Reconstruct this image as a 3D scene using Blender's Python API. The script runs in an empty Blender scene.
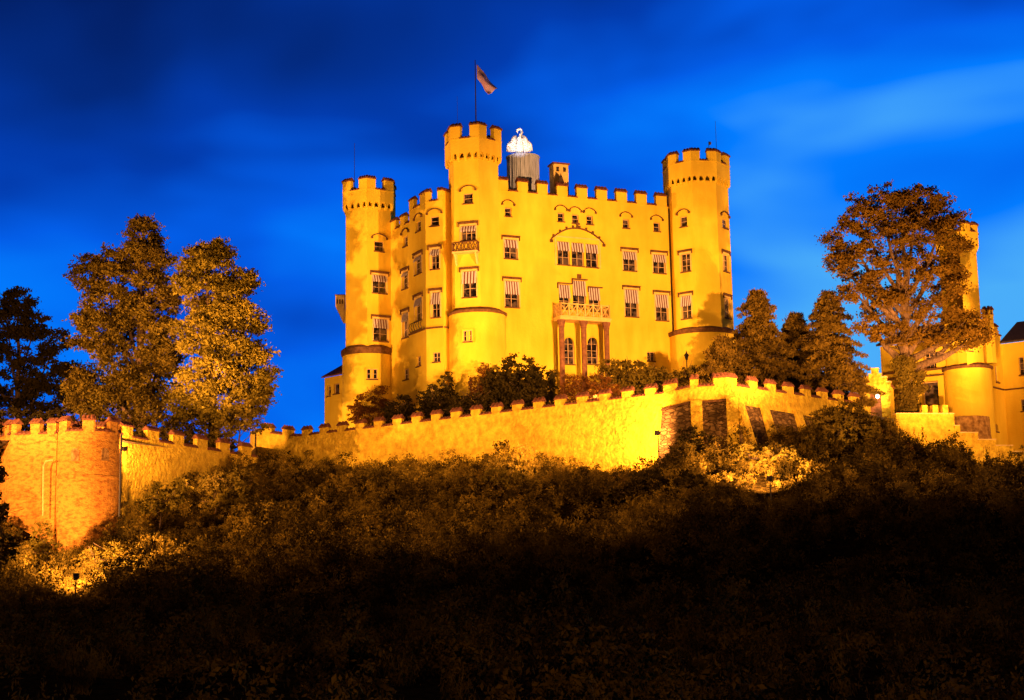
import bpy, math, random
import numpy as np
from mathutils import Vector, Matrix
R_ = math.radians
random.seed(7)
scene = bpy.context.scene
COL = scene.collection

# ------------------------------------------------------------------ camera
F = 1500.0
CAM = Vector((0, 0, 2.0))
ROT = Matrix.Rotation(R_(90 + 9.5), 3, 'X') @ Matrix.Rotation(R_(-1.0), 3, 'Z')
cd = bpy.data.cameras.new('camera'); cam = bpy.data.objects.new('camera', cd); COL.objects.link(cam)
cam.matrix_world = Matrix.Translation(CAM) @ ROT.to_4x4()
cd.sensor_width = 36; cd.lens = 36 * F / 1024; cd.clip_start = 0.5; cd.clip_end = 3000
scene.camera = cam
scene.render.resolution_x = 1024; scene.render.resolution_y = 700
scene.view_settings.view_transform = 'Standard'; scene.view_settings.look = 'None'
scene.view_settings.exposure = 0.0; scene.view_settings.gamma = 1.0

# ------------------------------------------------------------------ dusk sky
def make_world():
    w = bpy.data.worlds.new('World'); scene.world = w; w.use_nodes = True
    nt = w.node_tree; nt.nodes.clear()
    N = nt.nodes.new; L = nt.links.new
    out = N('ShaderNodeOutputWorld'); bg = N('ShaderNodeBackground'); L(bg.outputs[0], out.inputs[0])
    tc = N('ShaderNodeTexCoord'); sx = N('ShaderNodeSeparateXYZ'); L(tc.outputs['Generated'], sx.inputs[0])
    def mth(op, a, b=None, c=None):
        m = N('ShaderNodeMath'); m.operation = op
        for i, v in enumerate((a, b, c)):
            if v is None: continue
            if isinstance(v, (int, float)): m.inputs[i].default_value = v
            else: L(v, m.inputs[i])
        return m.outputs[0]
    # soft streaky clouds drawn out along a slight diagonal
    mp = N('ShaderNodeMapping'); L(tc.outputs['Generated'], mp.inputs[0])
    mp.inputs['Rotation'].default_value = (0, R_(14), 0); mp.inputs['Scale'].default_value = (2.4, 2.4, 5.5)
    mp.inputs['Location'].default_value = (1.3, 0.4, 0.25)
    n1 = N('ShaderNodeTexNoise'); L(mp.outputs[0], n1.inputs['Vector']); n1.inputs['Scale'].default_value = 1.6
    n1.inputs['Detail'].default_value = 3; n1.inputs['Roughness'].default_value = 0.42; n1.inputs['Distortion'].default_value = 0.35
    # afterglow: brighter to the right and low down in front, dark overhead and behind
    a = mth('MULTIPLY', sx.outputs['X'], 0.78)
    b = mth('MULTIPLY', sx.outputs['Z'], -2.0)
    s = mth('ADD', mth('ADD', a, b), 1.13)
    s = mth('ADD', s, mth('MULTIPLY', mth('SUBTRACT', n1.outputs['Fac'], 0.5), 1.35))
    r = N('ShaderNodeValToRGB'); L(s, r.inputs[0])
    e = r.color_ramp.elements
    e[0].position = 0.0; e[0].color = (0.001, 0.010, 0.095, 1)
    e[1].position = 1.0; e[1].color = (0.07, 0.42, 0.95, 1)
    for p, c in ((0.2, (0.001, 0.023, 0.21, 1)), (0.42, (0.0008, 0.045, 0.42, 1)), (0.62, (0.001, 0.11, 0.80, 1)), (0.8, (0.001, 0.20, 1.0, 1))):
        q = e.new(p); q.color = c
    f = mth('MULTIPLY', mth('ADD', sx.outputs['Y'], 0.25), 1.1); cl = N('ShaderNodeClamp'); L(f, cl.inputs[0]); cl.inputs['Min'].default_value = .02
    L(r.outputs[0], bg.inputs[0]); L(cl.outputs[0], bg.inputs[1])
make_world()

# ------------------------------------------------------------------ pixel -> world helpers
def ray(px, py):
    return ROT @ Vector(((px - 512) / F, -(py - 350) / F, -1))
def at(px, py, Y):
    d = ray(px, py); return CAM + d * (Y / d.y)
def v2(p): return Vector((p[0], p[1]))
def plan(px, Y, py=300): return v2(at(px, py, Y))
def zat(px, py, Y): return at(px, py, Y).z

SODIUM = (1.0, 0.44, 0.13)
def spot(name, loc, target, power, angle=70, blend=0.6, size=0.4, color=SODIUM, parent=None):
    l = bpy.data.lights.new(name, 'SPOT'); l.energy = power; l.color = color; l.spot_size = R_(angle)
    l.spot_blend = blend; l.shadow_soft_size = size
    o = bpy.data.objects.new(name, l); COL.objects.link(o)
    o.location = loc; o.rotation_euler = (Vector(target) - Vector(loc)).to_track_quat('-Z', 'Y').to_euler()
    return o

# floodlights and added fill beams (the ones with a body in view get it further down)
LIGHTS = dict(
    facade=((31, 101, 24), (5, 153, 32), 290000, 44, .8),
    facade_near=((8, 139, 20.2), (6, 153, 32), 9000, 110, .9),
    facade_left=((-9, 141.5, 20.5), (-5, 150, 36), 4500, 90, .8),
    west=((-66, 116, 16), (-13, 155, 31), 270000, 42, .6),
    annex=((-27, 150, 20.5), (-19, 160, 23.5), 3600, 80, .8),  # unseen beam added to brighten the annex
    east=((66, 125, 20), (21, 157, 33), 130000, 30, .6),
    front=((-12, 60, 16), (2, 150, 34), 25000, 30, .7),  # added weak frontal fill, no lamp stands there
    slope_left=((-78, 86, 27), (-19, 118, 10.5), 430000, 50, 1.0),  # added wash grazing the slope from the left, no real lamp
    slope_mid=((6, 60, 32), (0, 124, 14), 50000, 46, 1.0),  # added wash on the middle of the slope, no real lamp
    slope_right=((84, 92, 28), (37, 115, 11), 260000, 42, 1.0),  # added wash grazing the slope from the right, no real lamp
    lower_slope_fill=((0, -15, 26), (0, 84, 3), 30000, 80, 1.0),  # added dim warm fill for the lower slope, from behind the camera
)
for k, (lo, ta, pw, an, bl) in LIGHTS.items():
    spot('flood_or_fill_beam', lo, ta, pw, an, bl)

# ------------------------------------------------------------------ materials
def mat(name, c1, c2=None, rough=0.85, scale=1.0, bump=0.0, bscale=8.0, detail=6, trans=0.0, spec=0.3, metallic=0, stretch=None, thresh=(0.35, 0.68)):
    m = bpy.data.materials.new(name); m.use_nodes = True
    nt = m.node_tree; N = nt.nodes.new; L = nt.links.new
    bs = nt.nodes['Principled BSDF']; bs.inputs['Roughness'].default_value = rough
    bs.inputs['Specular IOR Level'].default_value = spec; bs.inputs['Metallic'].default_value = metallic
    tc = N('ShaderNodeTexCoord'); vec = tc.outputs['Object']
    if stretch:
        mp = N('ShaderNodeMapping'); L(vec, mp.inputs[0]); mp.inputs['Scale'].default_value = stretch; vec = mp.outputs[0]
    if c2 is not None:
        n = N('ShaderNodeTexNoise'); L(vec, n.inputs['Vector']); n.inputs['Scale'].default_value = scale; n.inputs['Detail'].default_value = detail
        n.inputs['Roughness'].default_value = 0.6
        r = N('ShaderNodeValToRGB'); L(n.outputs['Fac'], r.inputs[0])
        r.color_ramp.elements[0].position = thresh[0]; r.color_ramp.elements[1].position = thresh[1]
        r.color_ramp.elements[0].color = (*c1, 1); r.color_ramp.elements[1].color = (*c2, 1)
        L(r.outputs[0], bs.inputs['Base Color'])
        colout = r.outputs[0]
    else:
        bs.inputs['Base Color'].default_value = (*c1, 1); colout = None
    if bump > 0:
        n2 = N('ShaderNodeTexNoise'); L(vec, n2.inputs['Vector']); n2.inputs['Scale'].default_value = bscale; n2.inputs['Detail'].default_value = 5
        b = N('ShaderNodeBump'); b.inputs['Strength'].default_value = 1.0; b.inputs['Distance'].default_value = bump
        L(n2.outputs['Fac'], b.inputs['Height']); L(b.outputs[0], bs.inputs['Normal'])
    if trans > 0:
        t = N('ShaderNodeBsdfTranslucent'); mx = N('ShaderNodeMixShader'); mx.inputs[0].default_value = trans
        if colout: L(colout, t.inputs[0])
        else: t.inputs[0].default_value = (*c1, 1)
        L(bs.outputs[0], mx.inputs[1]); L(t.outputs[0], mx.inputs[2])
        L(mx.outputs[0], nt.nodes['Material Output'].inputs[0])
    return m

def stucco_mat():
    m = bpy.data.materials.new('yellow_stucco'); m.use_nodes = True
    nt = m.node_tree; N = nt.nodes.new; L = nt.links.new
    bs = nt.nodes['Principled BSDF']; bs.inputs['Roughness'].default_value = 0.92; bs.inputs['Specular IOR Level'].default_value = 0.15
    tc = N('ShaderNodeTexCoord')
    n = N('ShaderNodeTexNoise'); L(tc.outputs['Object'], n.inputs['Vector']); n.inputs['Scale'].default_value = 0.35; n.inputs['Detail'].default_value = 8
    mp = N('ShaderNodeMapping'); L(tc.outputs['Object'], mp.inputs[0]); mp.inputs['Scale'].default_value = (0.9, 0.9, 0.22)
    n3 = N('ShaderNodeTexNoise'); L(mp.outputs[0], n3.inputs['Vector']); n3.inputs['Scale'].default_value = 1.2; n3.inputs['Detail'].default_value = 6
    mx = N('ShaderNodeMath'); mx.operation = 'ADD'; L(n.outputs['Fac'], mx.inputs[0]); L(n3.outputs['Fac'], mx.inputs[1])
    r = N('ShaderNodeValToRGB'); r.color_ramp.elements[0].position = 0.36; r.color_ramp.elements[1].position = 0.62
    sc = N('ShaderNodeMath'); sc.operation = 'MULTIPLY'; sc.inputs[1].default_value = 0.5; L(mx.outputs[0], sc.inputs[0]); L(sc.outputs[0], r.inputs[0])
    r.color_ramp.elements[0].color = (0.70, 0.46, 0.025, 1); r.color_ramp.elements[1].color = (0.80, 0.58, 0.045, 1)
    L(r.outputs[0], bs.inputs['Base Color'])
    n2 = N('ShaderNodeTexNoise'); L(tc.outputs['Object'], n2.inputs['Vector']); n2.inputs['Scale'].default_value = 5; n2.inputs['Detail'].default_value = 6
    b = N('ShaderNodeBump'); b.inputs['Distance'].default_value = 0.03; L(n2.outputs['Fac'], b.inputs['Height']); L(b.outputs[0], bs.inputs['Normal'])
    return m

def stone_mat(name, c1, c2, mortar, scale=1.0):
    m = bpy.data.materials.new(name); m.use_nodes = True
    nt = m.node_tree; N = nt.nodes.new; L = nt.links.new
    bs = nt.nodes['Principled BSDF']; bs.inputs['Roughness'].default_value = 0.95; bs.inputs['Specular IOR Level'].default_value = 0.1
    tc = N('ShaderNodeTexCoord'); mp = N('ShaderNodeMapping'); L(tc.outputs['Object'], mp.inputs[0]); mp.inputs['Scale'].default_value = (1.7 * scale, 1.7 * scale, 3.6 * scale)
    v = N('ShaderNodeTexVoronoi'); L(mp.outputs[0], v.inputs['Vector']); v.inputs['Scale'].default_value = 1.0
    v2_ = N('ShaderNodeTexVoronoi'); v2_.feature = 'DISTANCE_TO_EDGE'; L(mp.outputs[0], v2_.inputs['Vector']); v2_.inputs['Scale'].default_value = 1.0
    mixc = N('ShaderNodeMix'); mixc.data_type = 'RGBA'; L(v.outputs['Color'], mixc.inputs[0])
    mixc.inputs[6].default_value = (*c1, 1); mixc.inputs[7].default_value = (*c2, 1)
    r = N('ShaderNodeValToRGB'); L(v2_.outputs['Distance'], r.inputs[0]); r.color_ramp.elements[0].position = 0.02; r.color_ramp.elements[1].position = 0.09
    mx2 = N('ShaderNodeMix'); mx2.data_type = 'RGBA'; L(r.outputs[0], mx2.inputs[0]); mx2.inputs[6].default_value = (*mortar, 1); L(mixc.outputs[2], mx2.inputs[7])
    L(mx2.outputs[2], bs.inputs['Base Color'])
    b = N('ShaderNodeBump'); b.inputs['Distance'].default_value = 0.10; L(r.outputs[0], b.inputs['Height']); L(b.outputs[0], bs.inputs['Normal'])
    return m

def glass_mat():
    m = bpy.data.materials.new('dark_glass'); m.use_nodes = True
    nt = m.node_tree; N = nt.nodes.new; L = nt.links.new
    bs = nt.nodes['Principled BSDF']; bs.inputs['Roughness'].default_value = 0.12
    tc = N('ShaderNodeTexCoord'); n = N('ShaderNodeTexNoise'); L(tc.outputs['Object'], n.inputs['Vector']); n.inputs['Scale'].default_value = 1.6
    r = N('ShaderNodeValToRGB'); L(n.outputs['Fac'], r.inputs[0]); r.color_ramp.elements[0].position = .45; r.color_ramp.elements[1].position = .6
    r.color_ramp.elements[0].color = (0.010, 0.008, 0.008, 1); r.color_ramp.elements[1].color = (0.10, 0.07, 0.06, 1)
    L(r.outputs[0], bs.inputs['Base Color'])
    return m

M = dict(
    stucco=stucco_mat(),
    plaster=mat('rough_rampart_plaster', (0.50, 0.31, 0.025), (0.84, 0.58, 0.045), 0.95, 1.6, 0.28, 3.4, spec=.1),
    oldplaster=mat('weathered_plaster', (0.20, 0.10, 0.03), (0.56, 0.32, 0.10), 0.95, 2.4, 0.12, 5, spec=.1),
    rubble=stone_mat('rubble_stone', (0.05, 0.026, 0.010), (0.26, 0.155, 0.055), (0.10, 0.055, 0.02)),
    turretstone=mat('weathered_turret_plaster', (0.30, 0.10, 0.018), (0.62, 0.29, 0.042), 0.95, 2.2, 0.10, 6, spec=.1, stretch=(1, 1, 2.2), thresh=(.3, .56)),
    tile=mat('clay_roof_tile', (0.10, 0.035, 0.018), (0.24, 0.08, 0.035), 0.85, 5, 0.02, 30),
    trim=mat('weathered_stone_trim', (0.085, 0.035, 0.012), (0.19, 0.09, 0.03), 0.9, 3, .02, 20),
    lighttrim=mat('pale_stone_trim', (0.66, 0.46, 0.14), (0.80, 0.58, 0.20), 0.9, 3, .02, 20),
    frame=mat('cream_window_frame', (0.55, 0.38, 0.20), rough=.6),
    glass=glass_mat(),
    redstone=mat('red_brown_column_stone', (0.16, 0.065, 0.035), (0.30, 0.13, 0.06), 0.8, 3, .01, 20),
    white=mat('white_awning_cloth', (0.50, 0.50, 0.56), rough=.8),
    brown=mat('brown_awning_stripe', (0.16, 0.06, 0.03), rough=.8),
    metal=mat('dark_iron', (0.02, 0.018, 0.016), (0.05, 0.035, 0.03), 0.5, 6),
    zinc=mat('grey_zinc_cladding', (0.26, 0.30, 0.42), (0.52, 0.58, 0.78), 0.6, 2.5, stretch=(3, 3, .3)),
    swan=mat('white_painted_swan', (0.82, 0.82, 0.82), (0.74, 0.74, 0.74), .6, 3),
    roof=mat('dark_roof_shingle', (0.035, 0.025, 0.02), (0.08, 0.05, 0.035), .85, 4, .03, 20),
    bark=mat('tree_bark', (0.06, 0.035, 0.018), (0.17, 0.10, 0.05), .95, 4, .05, 9, stretch=(2, 2, .5)),
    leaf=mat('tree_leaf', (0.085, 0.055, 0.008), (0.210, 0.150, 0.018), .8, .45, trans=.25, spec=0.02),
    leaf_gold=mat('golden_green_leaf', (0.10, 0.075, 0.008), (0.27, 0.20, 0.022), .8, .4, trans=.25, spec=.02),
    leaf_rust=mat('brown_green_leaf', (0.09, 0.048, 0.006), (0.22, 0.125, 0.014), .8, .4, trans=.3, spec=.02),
    leaf_dark=mat('dark_shaded_leaf', (0.026, 0.020, 0.005), (0.065, 0.045, 0.008), .8, .7, trans=.15, spec=0.02),  # dark bushes; shade of the unlit plants is put into this colour too
    leaf_bright=mat('pale_lit_leaf', (0.13, 0.095, 0.010), (0.30, 0.22, 0.028), .8, .7, trans=.3, spec=0.02),  # pale plants; their floodlit brightness is put into the leaf colour
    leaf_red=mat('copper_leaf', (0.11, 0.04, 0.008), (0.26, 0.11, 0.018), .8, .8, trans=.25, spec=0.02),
    needle=mat('conifer_needle', (0.060, 0.036, 0.006), (0.21, 0.13, 0.016), .8, .8, trans=.15, spec=0.02),
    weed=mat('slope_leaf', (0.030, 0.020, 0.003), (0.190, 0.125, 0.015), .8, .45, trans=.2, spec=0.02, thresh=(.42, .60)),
    weed_pale=mat('pale_lit_seed_head', (0.16, 0.10, 0.010), (0.42, 0.29, 0.04), .8, .5, trans=.3, spec=.02),  # paler plants; light caught on the tips is put into the colour
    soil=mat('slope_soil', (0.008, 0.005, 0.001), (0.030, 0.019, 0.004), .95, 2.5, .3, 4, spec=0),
    gravel=mat('terrace_gravel', (0.12, 0.08, 0.04), (0.22, 0.15, 0.08), .95, 1.5, .05, 12),
    flagp=mat('pale_red_flag_cloth', (0.55, 0.30, 0.50), (0.62, 0.55, 0.85), .9, .8),
)
def emis(name, col, s):
    m = bpy.data.materials.new(name); m.use_nodes = True
    bs = m.node_tree.nodes['Principled BSDF']; bs.inputs['Emission Color'].default_value = (*col, 1); bs.inputs['Emission Strength'].default_value = s
    bs.inputs['Base Color'].default_value = (*col, 1); return m
M['lamp'] = emis('lit_lamp_glass', (1.0, 0.78, 0.42), 14)
M['lens'] = emis('sodium_lens', (1.0, 0.50, 0.10), 6)

# ------------------------------------------------------------------ mesh collector
class MB:
    def __init__(s): s.v = []; s.f = []; s.m = []
    def add(s, vs, fs, mi=0):
        o = len(s.v); s.v += [tuple(p) for p in vs]
        for f in fs: s.f.append(tuple(i + o for i in f)); s.m.append(mi)
    def quad(s, a, b, c, d, mi=0): s.add((a, b, c, d), ((0, 1, 2, 3),), mi)
    def hexa(s, b4, t4, mi=0):
        s.add(list(b4) + list(t4), ((3, 2, 1, 0), (4, 5, 6, 7), (0, 1, 5, 4), (1, 2, 6, 5), (2, 3, 7, 6), (3, 0, 4, 7)), mi)
    def box(s, c, sx, sy, sz, rz=0, mi=0):       # c = centre of base
        ca, sa = math.cos(rz), math.sin(rz); q = []
        for x, y in ((-1, -1), (1, -1), (1, 1), (-1, 1)):
            X, Y = x * sx / 2, y * sy / 2; q.append((c[0] + X * ca - Y * sa, c[1] + X * sa + Y * ca))
        s.hexa([(x, y, c[2]) for x, y in q], [(x, y, c[2] + sz) for x, y in q], mi)
    def tube(s, pts, rads, n=8, mi=0, cap=True):
        pts = [Vector(p) for p in pts]; k = len(pts); vs = []
        for i, p in enumerate(pts):
            t = (pts[min(i + 1, k - 1)] - pts[max(i - 1, 0)]).normalized()
            a = t.orthogonal() if abs(t.z) > .9 else t.cross(Vector((0, 0, 1)))
            if abs(t.z) > .9: a = Vector((1, 0, 0)) - t * t.x
            a.normalize(); b = t.cross(a)
            for j in range(n):
                th = 2 * math.pi * j / n; vs.append(p + (a * math.cos(th) + b * math.sin(th)) * rads[i])
        fs = []
        for i in range(k - 1):
            for j in range(n):
                j2 = (j + 1) % n; fs.append((i * n + j, i * n + j2, (i + 1) * n + j2, (i + 1) * n + j))
        if cap: fs.append(tuple(range(n - 1, -1, -1))); fs.append(tuple((k - 1) * n + j for j in range(n)))
        s.add(vs, fs, mi)
    def lathe(s, c, prof, n=40, mi=0):           # prof: (r, z)
        vs = []
        for r, z in prof:
            for j in range(n):
                a = 2 * math.pi * j / n; vs.append((c[0] + r * math.cos(a), c[1] + r * math.sin(a), z))
        fs = []
        for i in range(len(prof) - 1):
            for j in range(n):
                j2 = (j + 1) % n; fs.append((i * n + j, i * n + j2, (i + 1) * n + j2, (i + 1) * n + j))
        fs.append(tuple((len(prof) - 1) * n + j for j in range(n)))
        s.add(vs, fs, mi)
    def build(s, name, mats, parent=None, smooth=False):
        if not s.v: return None
        me = bpy.data.meshes.new(name); me.from_pydata(s.v, [], s.f)
        mats = mats if isinstance(mats, (list, tuple)) else [mats]
        for m in mats: me.materials.append(m)
        if len(mats) > 1: me.polygons.foreach_set('material_index', s.m)
        if smooth: me.polygons.foreach_set('use_smooth', [True] * len(me.polygons))
        me.update(); o = bpy.data.objects.new(name, me); COL.objects.link(o)
        if parent is not None: attach(o, parent)
        return o

def world_of(o):
    m = Matrix.Translation(o.location) @ o.rotation_euler.to_matrix().to_4x4()
    return world_of(o.parent) @ m if o.parent else m
def attach(o, parent):
    # parts are modelled in world coordinates: shift their data to the parent's origin
    o.parent = parent; inv = world_of(parent).inverted()
    if isinstance(o.data, bpy.types.Mesh): o.data.transform(inv)
def tag(o, label=None, cat=None, group=None, kind=None):
    for k, v in (('label', label), ('category', cat), ('group', group), ('kind', kind)):
        if v: o[k] = v
    return o
def thing(name, loc, label, cat, group=None, rz=0):
    o = bpy.data.objects.new(name, None); COL.objects.link(o); o.location = loc; o.rotation_euler = (0, 0, rz)
    o.empty_display_size = .5
    return tag(o, label, cat, group)
def part_of(o, label=None):
    if label: o['label'] = label
    return o

# ------------------------------------------------------------------ polylines, walls, battlements
def offset(pts, d, closed):
    """offset to the left-hand outward side; outward = right of travel direction (dy,-dx)"""
    n = len(pts); out = []
    for i in range(n):
        if closed: a, b, c = pts[i - 1], pts[i], pts[(i + 1) % n]
        else: a, b, c = pts[max(i - 1, 0)], pts[i], pts[min(i + 1, n - 1)]
        d1 = (b - a); d2 = (c - b)
        if d1.length < 1e-6: d1 = d2
        if d2.length < 1e-6: d2 = d1
        n1 = Vector((d1.y, -d1.x)).normalized(); n2 = Vector((d2.y, -d2.x)).normalized()
        m = (n1 + n2); m = m.normalized() if m.length > 1e-6 else n1
        out.append(b + m * (d / max(.35, m.dot(n1))))
    return out

def lerp(a, b, t): return a + (b - a) * t
def p3(p, z): return Vector((p[0], p[1], z))

def crenels(pts, closed, zs, spec, thick=.45, mh=1.1, wallmat=None, ov=.13, tile_w=.30, caph=.30):
    """battlement along pts at heights zs (per vertex): spec[i] = merlon intervals (t0,t1) on segment i.
    returns (MB merlons, MB tiles)"""
    A = MB(); T = MB()
    n = len(pts); segs = n if closed else n - 1
    inner = offset(pts, -thick, closed)
    of = offset(pts, ov, closed); rid = offset(pts, -thick * .5, closed); ob = offset(pts, -thick - ov, closed)
    for i in range(segs):
        j = (i + 1) % n; L = (pts[j] - pts[i]).length
        if L < .05 or spec[i] is None: continue
        zf = lambda t: zs[i] + (zs[j] - zs[i]) * t
        P = lambda ln, t: lerp(ln[i], ln[j], t)
        def cap(t0, t1, dz, hgt):
            k = max(2, int(round(L * (t1 - t0) / tile_w))) ; sub = 4; prev = None
            ex = 0.05 / L
            for q in range(k * sub + 1):
                t = (t0 - ex) + (t1 - t0 + 2 * ex) * q / (k * sub)
                if closed or segs > 1: t = min(max(t, 0), 1)
                z = zf(t) + dz; h = .10 * abs(math.sin(math.pi * q / sub))
                row = [p3(P(of, t), z - .07), p3(P(of, t), z - .02 + h), p3(P(rid, t), z + hgt + h), p3(P(ob, t), z - .02 + h), p3(P(ob, t), z - .07)]
                if prev:
                    for r in range(4): T.quad(prev[r], row[r], row[r + 1], prev[r + 1])
                    T.quad(prev[4], row[4], row[0], prev[0])
                else: T.add(row, ((0, 1, 2, 3, 4),))
                prev = row
            T.add(prev, ((4, 3, 2, 1, 0),))
        iv = sorted(spec[i]); cur = 0
        lo, li = offset(pts, .03, closed), offset(pts, -thick - .03, closed)
        b = [p3(P(lo, 0), zf(0) - .16), p3(P(lo, 1), zf(1) - .16), p3(P(li, 1), zf(1) - .16), p3(P(li, 0), zf(0) - .16)]
        A.hexa(b, [p + Vector((0, 0, .15 if False else .155)) for p in b])
        for t0, t1 in iv:
            b = [p3(P(pts, t0), zf(t0)), p3(P(pts, t1), zf(t1)), p3(P(inner, t1), zf(t1)), p3(P(inner, t0), zf(t0))]
            A.hexa([p - Vector((0, 0, .1)) for p in b], [p + Vector((0, 0, mh + random.uniform(-.001, .0))) for p in b])
            cap(t0, t1, mh + .003, caph)
            if t0 - cur > .01: cap(cur, t0, .003, caph * .55)
            cur = t1
        if 1 - cur > .01: cap(cur, 1, .003, caph * .55)
    return A, T

class Wall:
    def __init__(s, a, b):
        s.a = Vector(a); s.b = Vector(b); s.L = (s.b - s.a).length; s.d = (s.b - s.a) / s.L; s.n = Vector((s.d.y, -s.d.x)); s.w = []
    def P(s, u, n, z): q = s.a + s.d * u + s.n * n; return Vector((q.x, q.y, z))
    def hit(s, px, py):
        r = ray(px, py); o = v2(CAM); dn = s.n.x * r.x + s.n.y * r.y
        t = s.n.dot(s.a - o) / dn; h = CAM + r * t
        return (v2(h) - s.a).dot(s.d), h.z
    def win(s, px, py, w, h, **k):
        u0, _ = s.hit(px - w / 2, py); u1, _ = s.hit(px + w / 2, py); _, zt = s.hit(px, py - h / 2); _, zb = s.hit(px, py + h / 2)
        s.w.append(dict(u0=max(.06, min(u0, u1)), u1=min(s.L - .06, max(u0, u1)), z0=zb, z1=zt, **k))
    def mesh(s, mb, z0, z1, depth=.32):
        us = {0, s.L}; zs = {z0, z1}
        hs = [w for w in s.w if not w.get('nohole')]
        for w in hs: us |= {w['u0'], w['u1']}; zs |= {w['z0'], w['z1']}
        us = sorted(us); zs = sorted(z for z in zs if z0 <= z <= z1)
        for i in range(len(us) - 1):
            for j in range(len(zs) - 1):
                uc = (us[i] + us[i + 1]) / 2; zc = (zs[j] + zs[j + 1]) / 2
                if any(w['u0'] < uc < w['u1'] and w['z0'] < zc < w['z1'] for w in hs): continue
                mb.quad(s.P(us[i], 0, zs[j]), s.P(us[i + 1], 0, zs[j]), s.P(us[i + 1], 0, zs[j + 1]), s.P(us[i], 0, zs[j + 1]))
        for w in hs:
            c = [(w['u0'], w['z0']), (w['u1'], w['z0']), (w['u1'], w['z1']), (w['u0'], w['z1'])]
            for k in range(4):
                (a, b), (e, f) = c[k], c[(k + 1) % 4]
                mb.quad(s.P(a, 0, b), s.P(a, -depth, b), s.P(e, -depth, f), s.P(e, 0, f))
            w['depth'] = depth
    def bx(s, mb, u0, u1, n0, n1, z0, z1, mi=0):
        b = [s.P(u0, n1, z0), s.P(u1, n1, z0), s.P(u1, n0, z0), s.P(u0, n0, z0)]
        t = [s.P(u0, n1, z1), s.P(u1, n1, z1), s.P(u1, n0, z1), s.P(u0, n0, z1)]
        mb.hexa(b, t, mi)

def build_window(W, w, parent):
    u0, u1, z0, z1 = w['u0'], w['u1'], w['z0'], w['z1']; dp = w.get('depth', .3); wd = u1 - u0; ht = z1 - z0
    fr = MB(); fw = min(.065, wd * .09); a, b = -dp + .02, -dp + .12
    W.bx(fr, u0, u0 + fw, a, b, z0, z1); W.bx(fr, u1 - fw, u1, a, b, z0, z1)
    W.bx(fr, u0 + fw, u1 - fw, a, b, z0, z0 + fw); W.bx(fr, u0 + fw, u1 - fw, a, b, z1 - fw, z1)
    cols = w.get('cols', 2 if wd > .7 else 1); rows = w.get('rows', 3 if ht > 1.4 else 2)
    for k in range(1, cols): u = lerp(u0, u1, k / cols); W.bx(fr, u - fw * .45, u + fw * .45, a, b - .012, z0 + fw, z1 - fw)
    for k in range(1, rows): z = lerp(z0, z1, k / rows); W.bx(fr, u0 + fw, u1 - fw, a, b - .03, z - fw * .3, z + fw * .3)
    o = fr.build('window', M['frame'], parent)
    g = MB(); g.quad(W.P(u0, a + .03, z0), W.P(u1, a + .03, z0), W.P(u1, a + .03, z1), W.P(u0, a + .03, z1)); g.build('pane', M['glass'], o)
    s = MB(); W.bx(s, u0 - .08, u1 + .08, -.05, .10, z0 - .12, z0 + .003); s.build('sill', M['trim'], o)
    hood = w.get('hood')
    if hood == 'arc':
        h = MB(); e = .32; zt = z1 + .42; cx = (u0 + u1) / 2; hw = wd / 2 + e; N_ = 10; rise = .34; prev = None
        for k in range(N_ + 1):
            t = -1 + 2 * k / N_; z = zt + rise * (1 - t * t) - .0; u = cx + hw * t
            q = [W.P(u, 0, z), W.P(u, .17, z - .02), W.P(u, .17, z + .06), W.P(u, 0, z + .10)]
            if prev:
                for r in range(4): h.quad(prev[r], prev[(r + 1) % 4], q[(r + 1) % 4], q[r])
            prev = q
        for sg in (-1, 1): W.bx(h, cx + sg * hw - .09, cx + sg * hw + .09, 0, .19, zt - .20, zt + .015)
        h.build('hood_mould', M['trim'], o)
    elif hood == 'label':
        h = MB(); e = .30; zt = z1 + w.get('hg', .34)
        W.bx(h, u0 - e, u1 + e, 0, .20, zt, zt + .07)
        for u in (u0 - e, u1 + e - .09): W.bx(h, u, u + .07, 0, .15, zt - .42, zt - .002)
        W.bx(h, u0 - e + .093, u1 + e - .093, 0, .07, zt - .14, zt - .002)
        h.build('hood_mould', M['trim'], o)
        if w.get('surround', True):
            c = MB(); W.bx(c, u0 - .14, u0 - .003, 0, .05, z0, z1 + .14); W.bx(c, u1 + .003, u1 + .14, 0, .05, z0, z1 + .14); W.bx(c, u0, u1, 0, .045, z1 + .003, z1 + .14)
            c.build('surround', M['lighttrim'], o)
    if w.get('awn'):
        f = w['awn']; n = max(5, int(wd / .15)) | 1; am = MB(); drop = ht * f; out = .16
        for k in range(n):
            ua = lerp(u0 + .01, u1 - .01, k / n); ub = lerp(u0 + .01, u1 - .01, (k + 1) / n); um = (ua + ub) / 2; mi = k % 2
            zt = z1 - .04; zb = z1 - drop; nt_ = -.04; nb = out
            am.quad(W.P(ua, nb, zb), W.P(ub, nb, zb), W.P(ub, nt_, zt), W.P(ua, nt_, zt), mi)
            am.add([W.P(ua, nb, zb), W.P(ub, nb, zb), W.P(ub, nb + .01, zb - .13), W.P(um, nb + .01, zb - .24), W.P(ua, nb + .01, zb - .13)], ((0, 4, 3, 2, 1),), mi)
        am.build('awning', [M['white'], M['brown']], o)
    return o

def build_wall(W, z0, z1, parent, name='wall', m=None, depth=.32):
    mb = MB(); W.mesh(mb, z0, z1, depth); o = mb.build(name, m or M['stucco'], parent); return o

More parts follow.
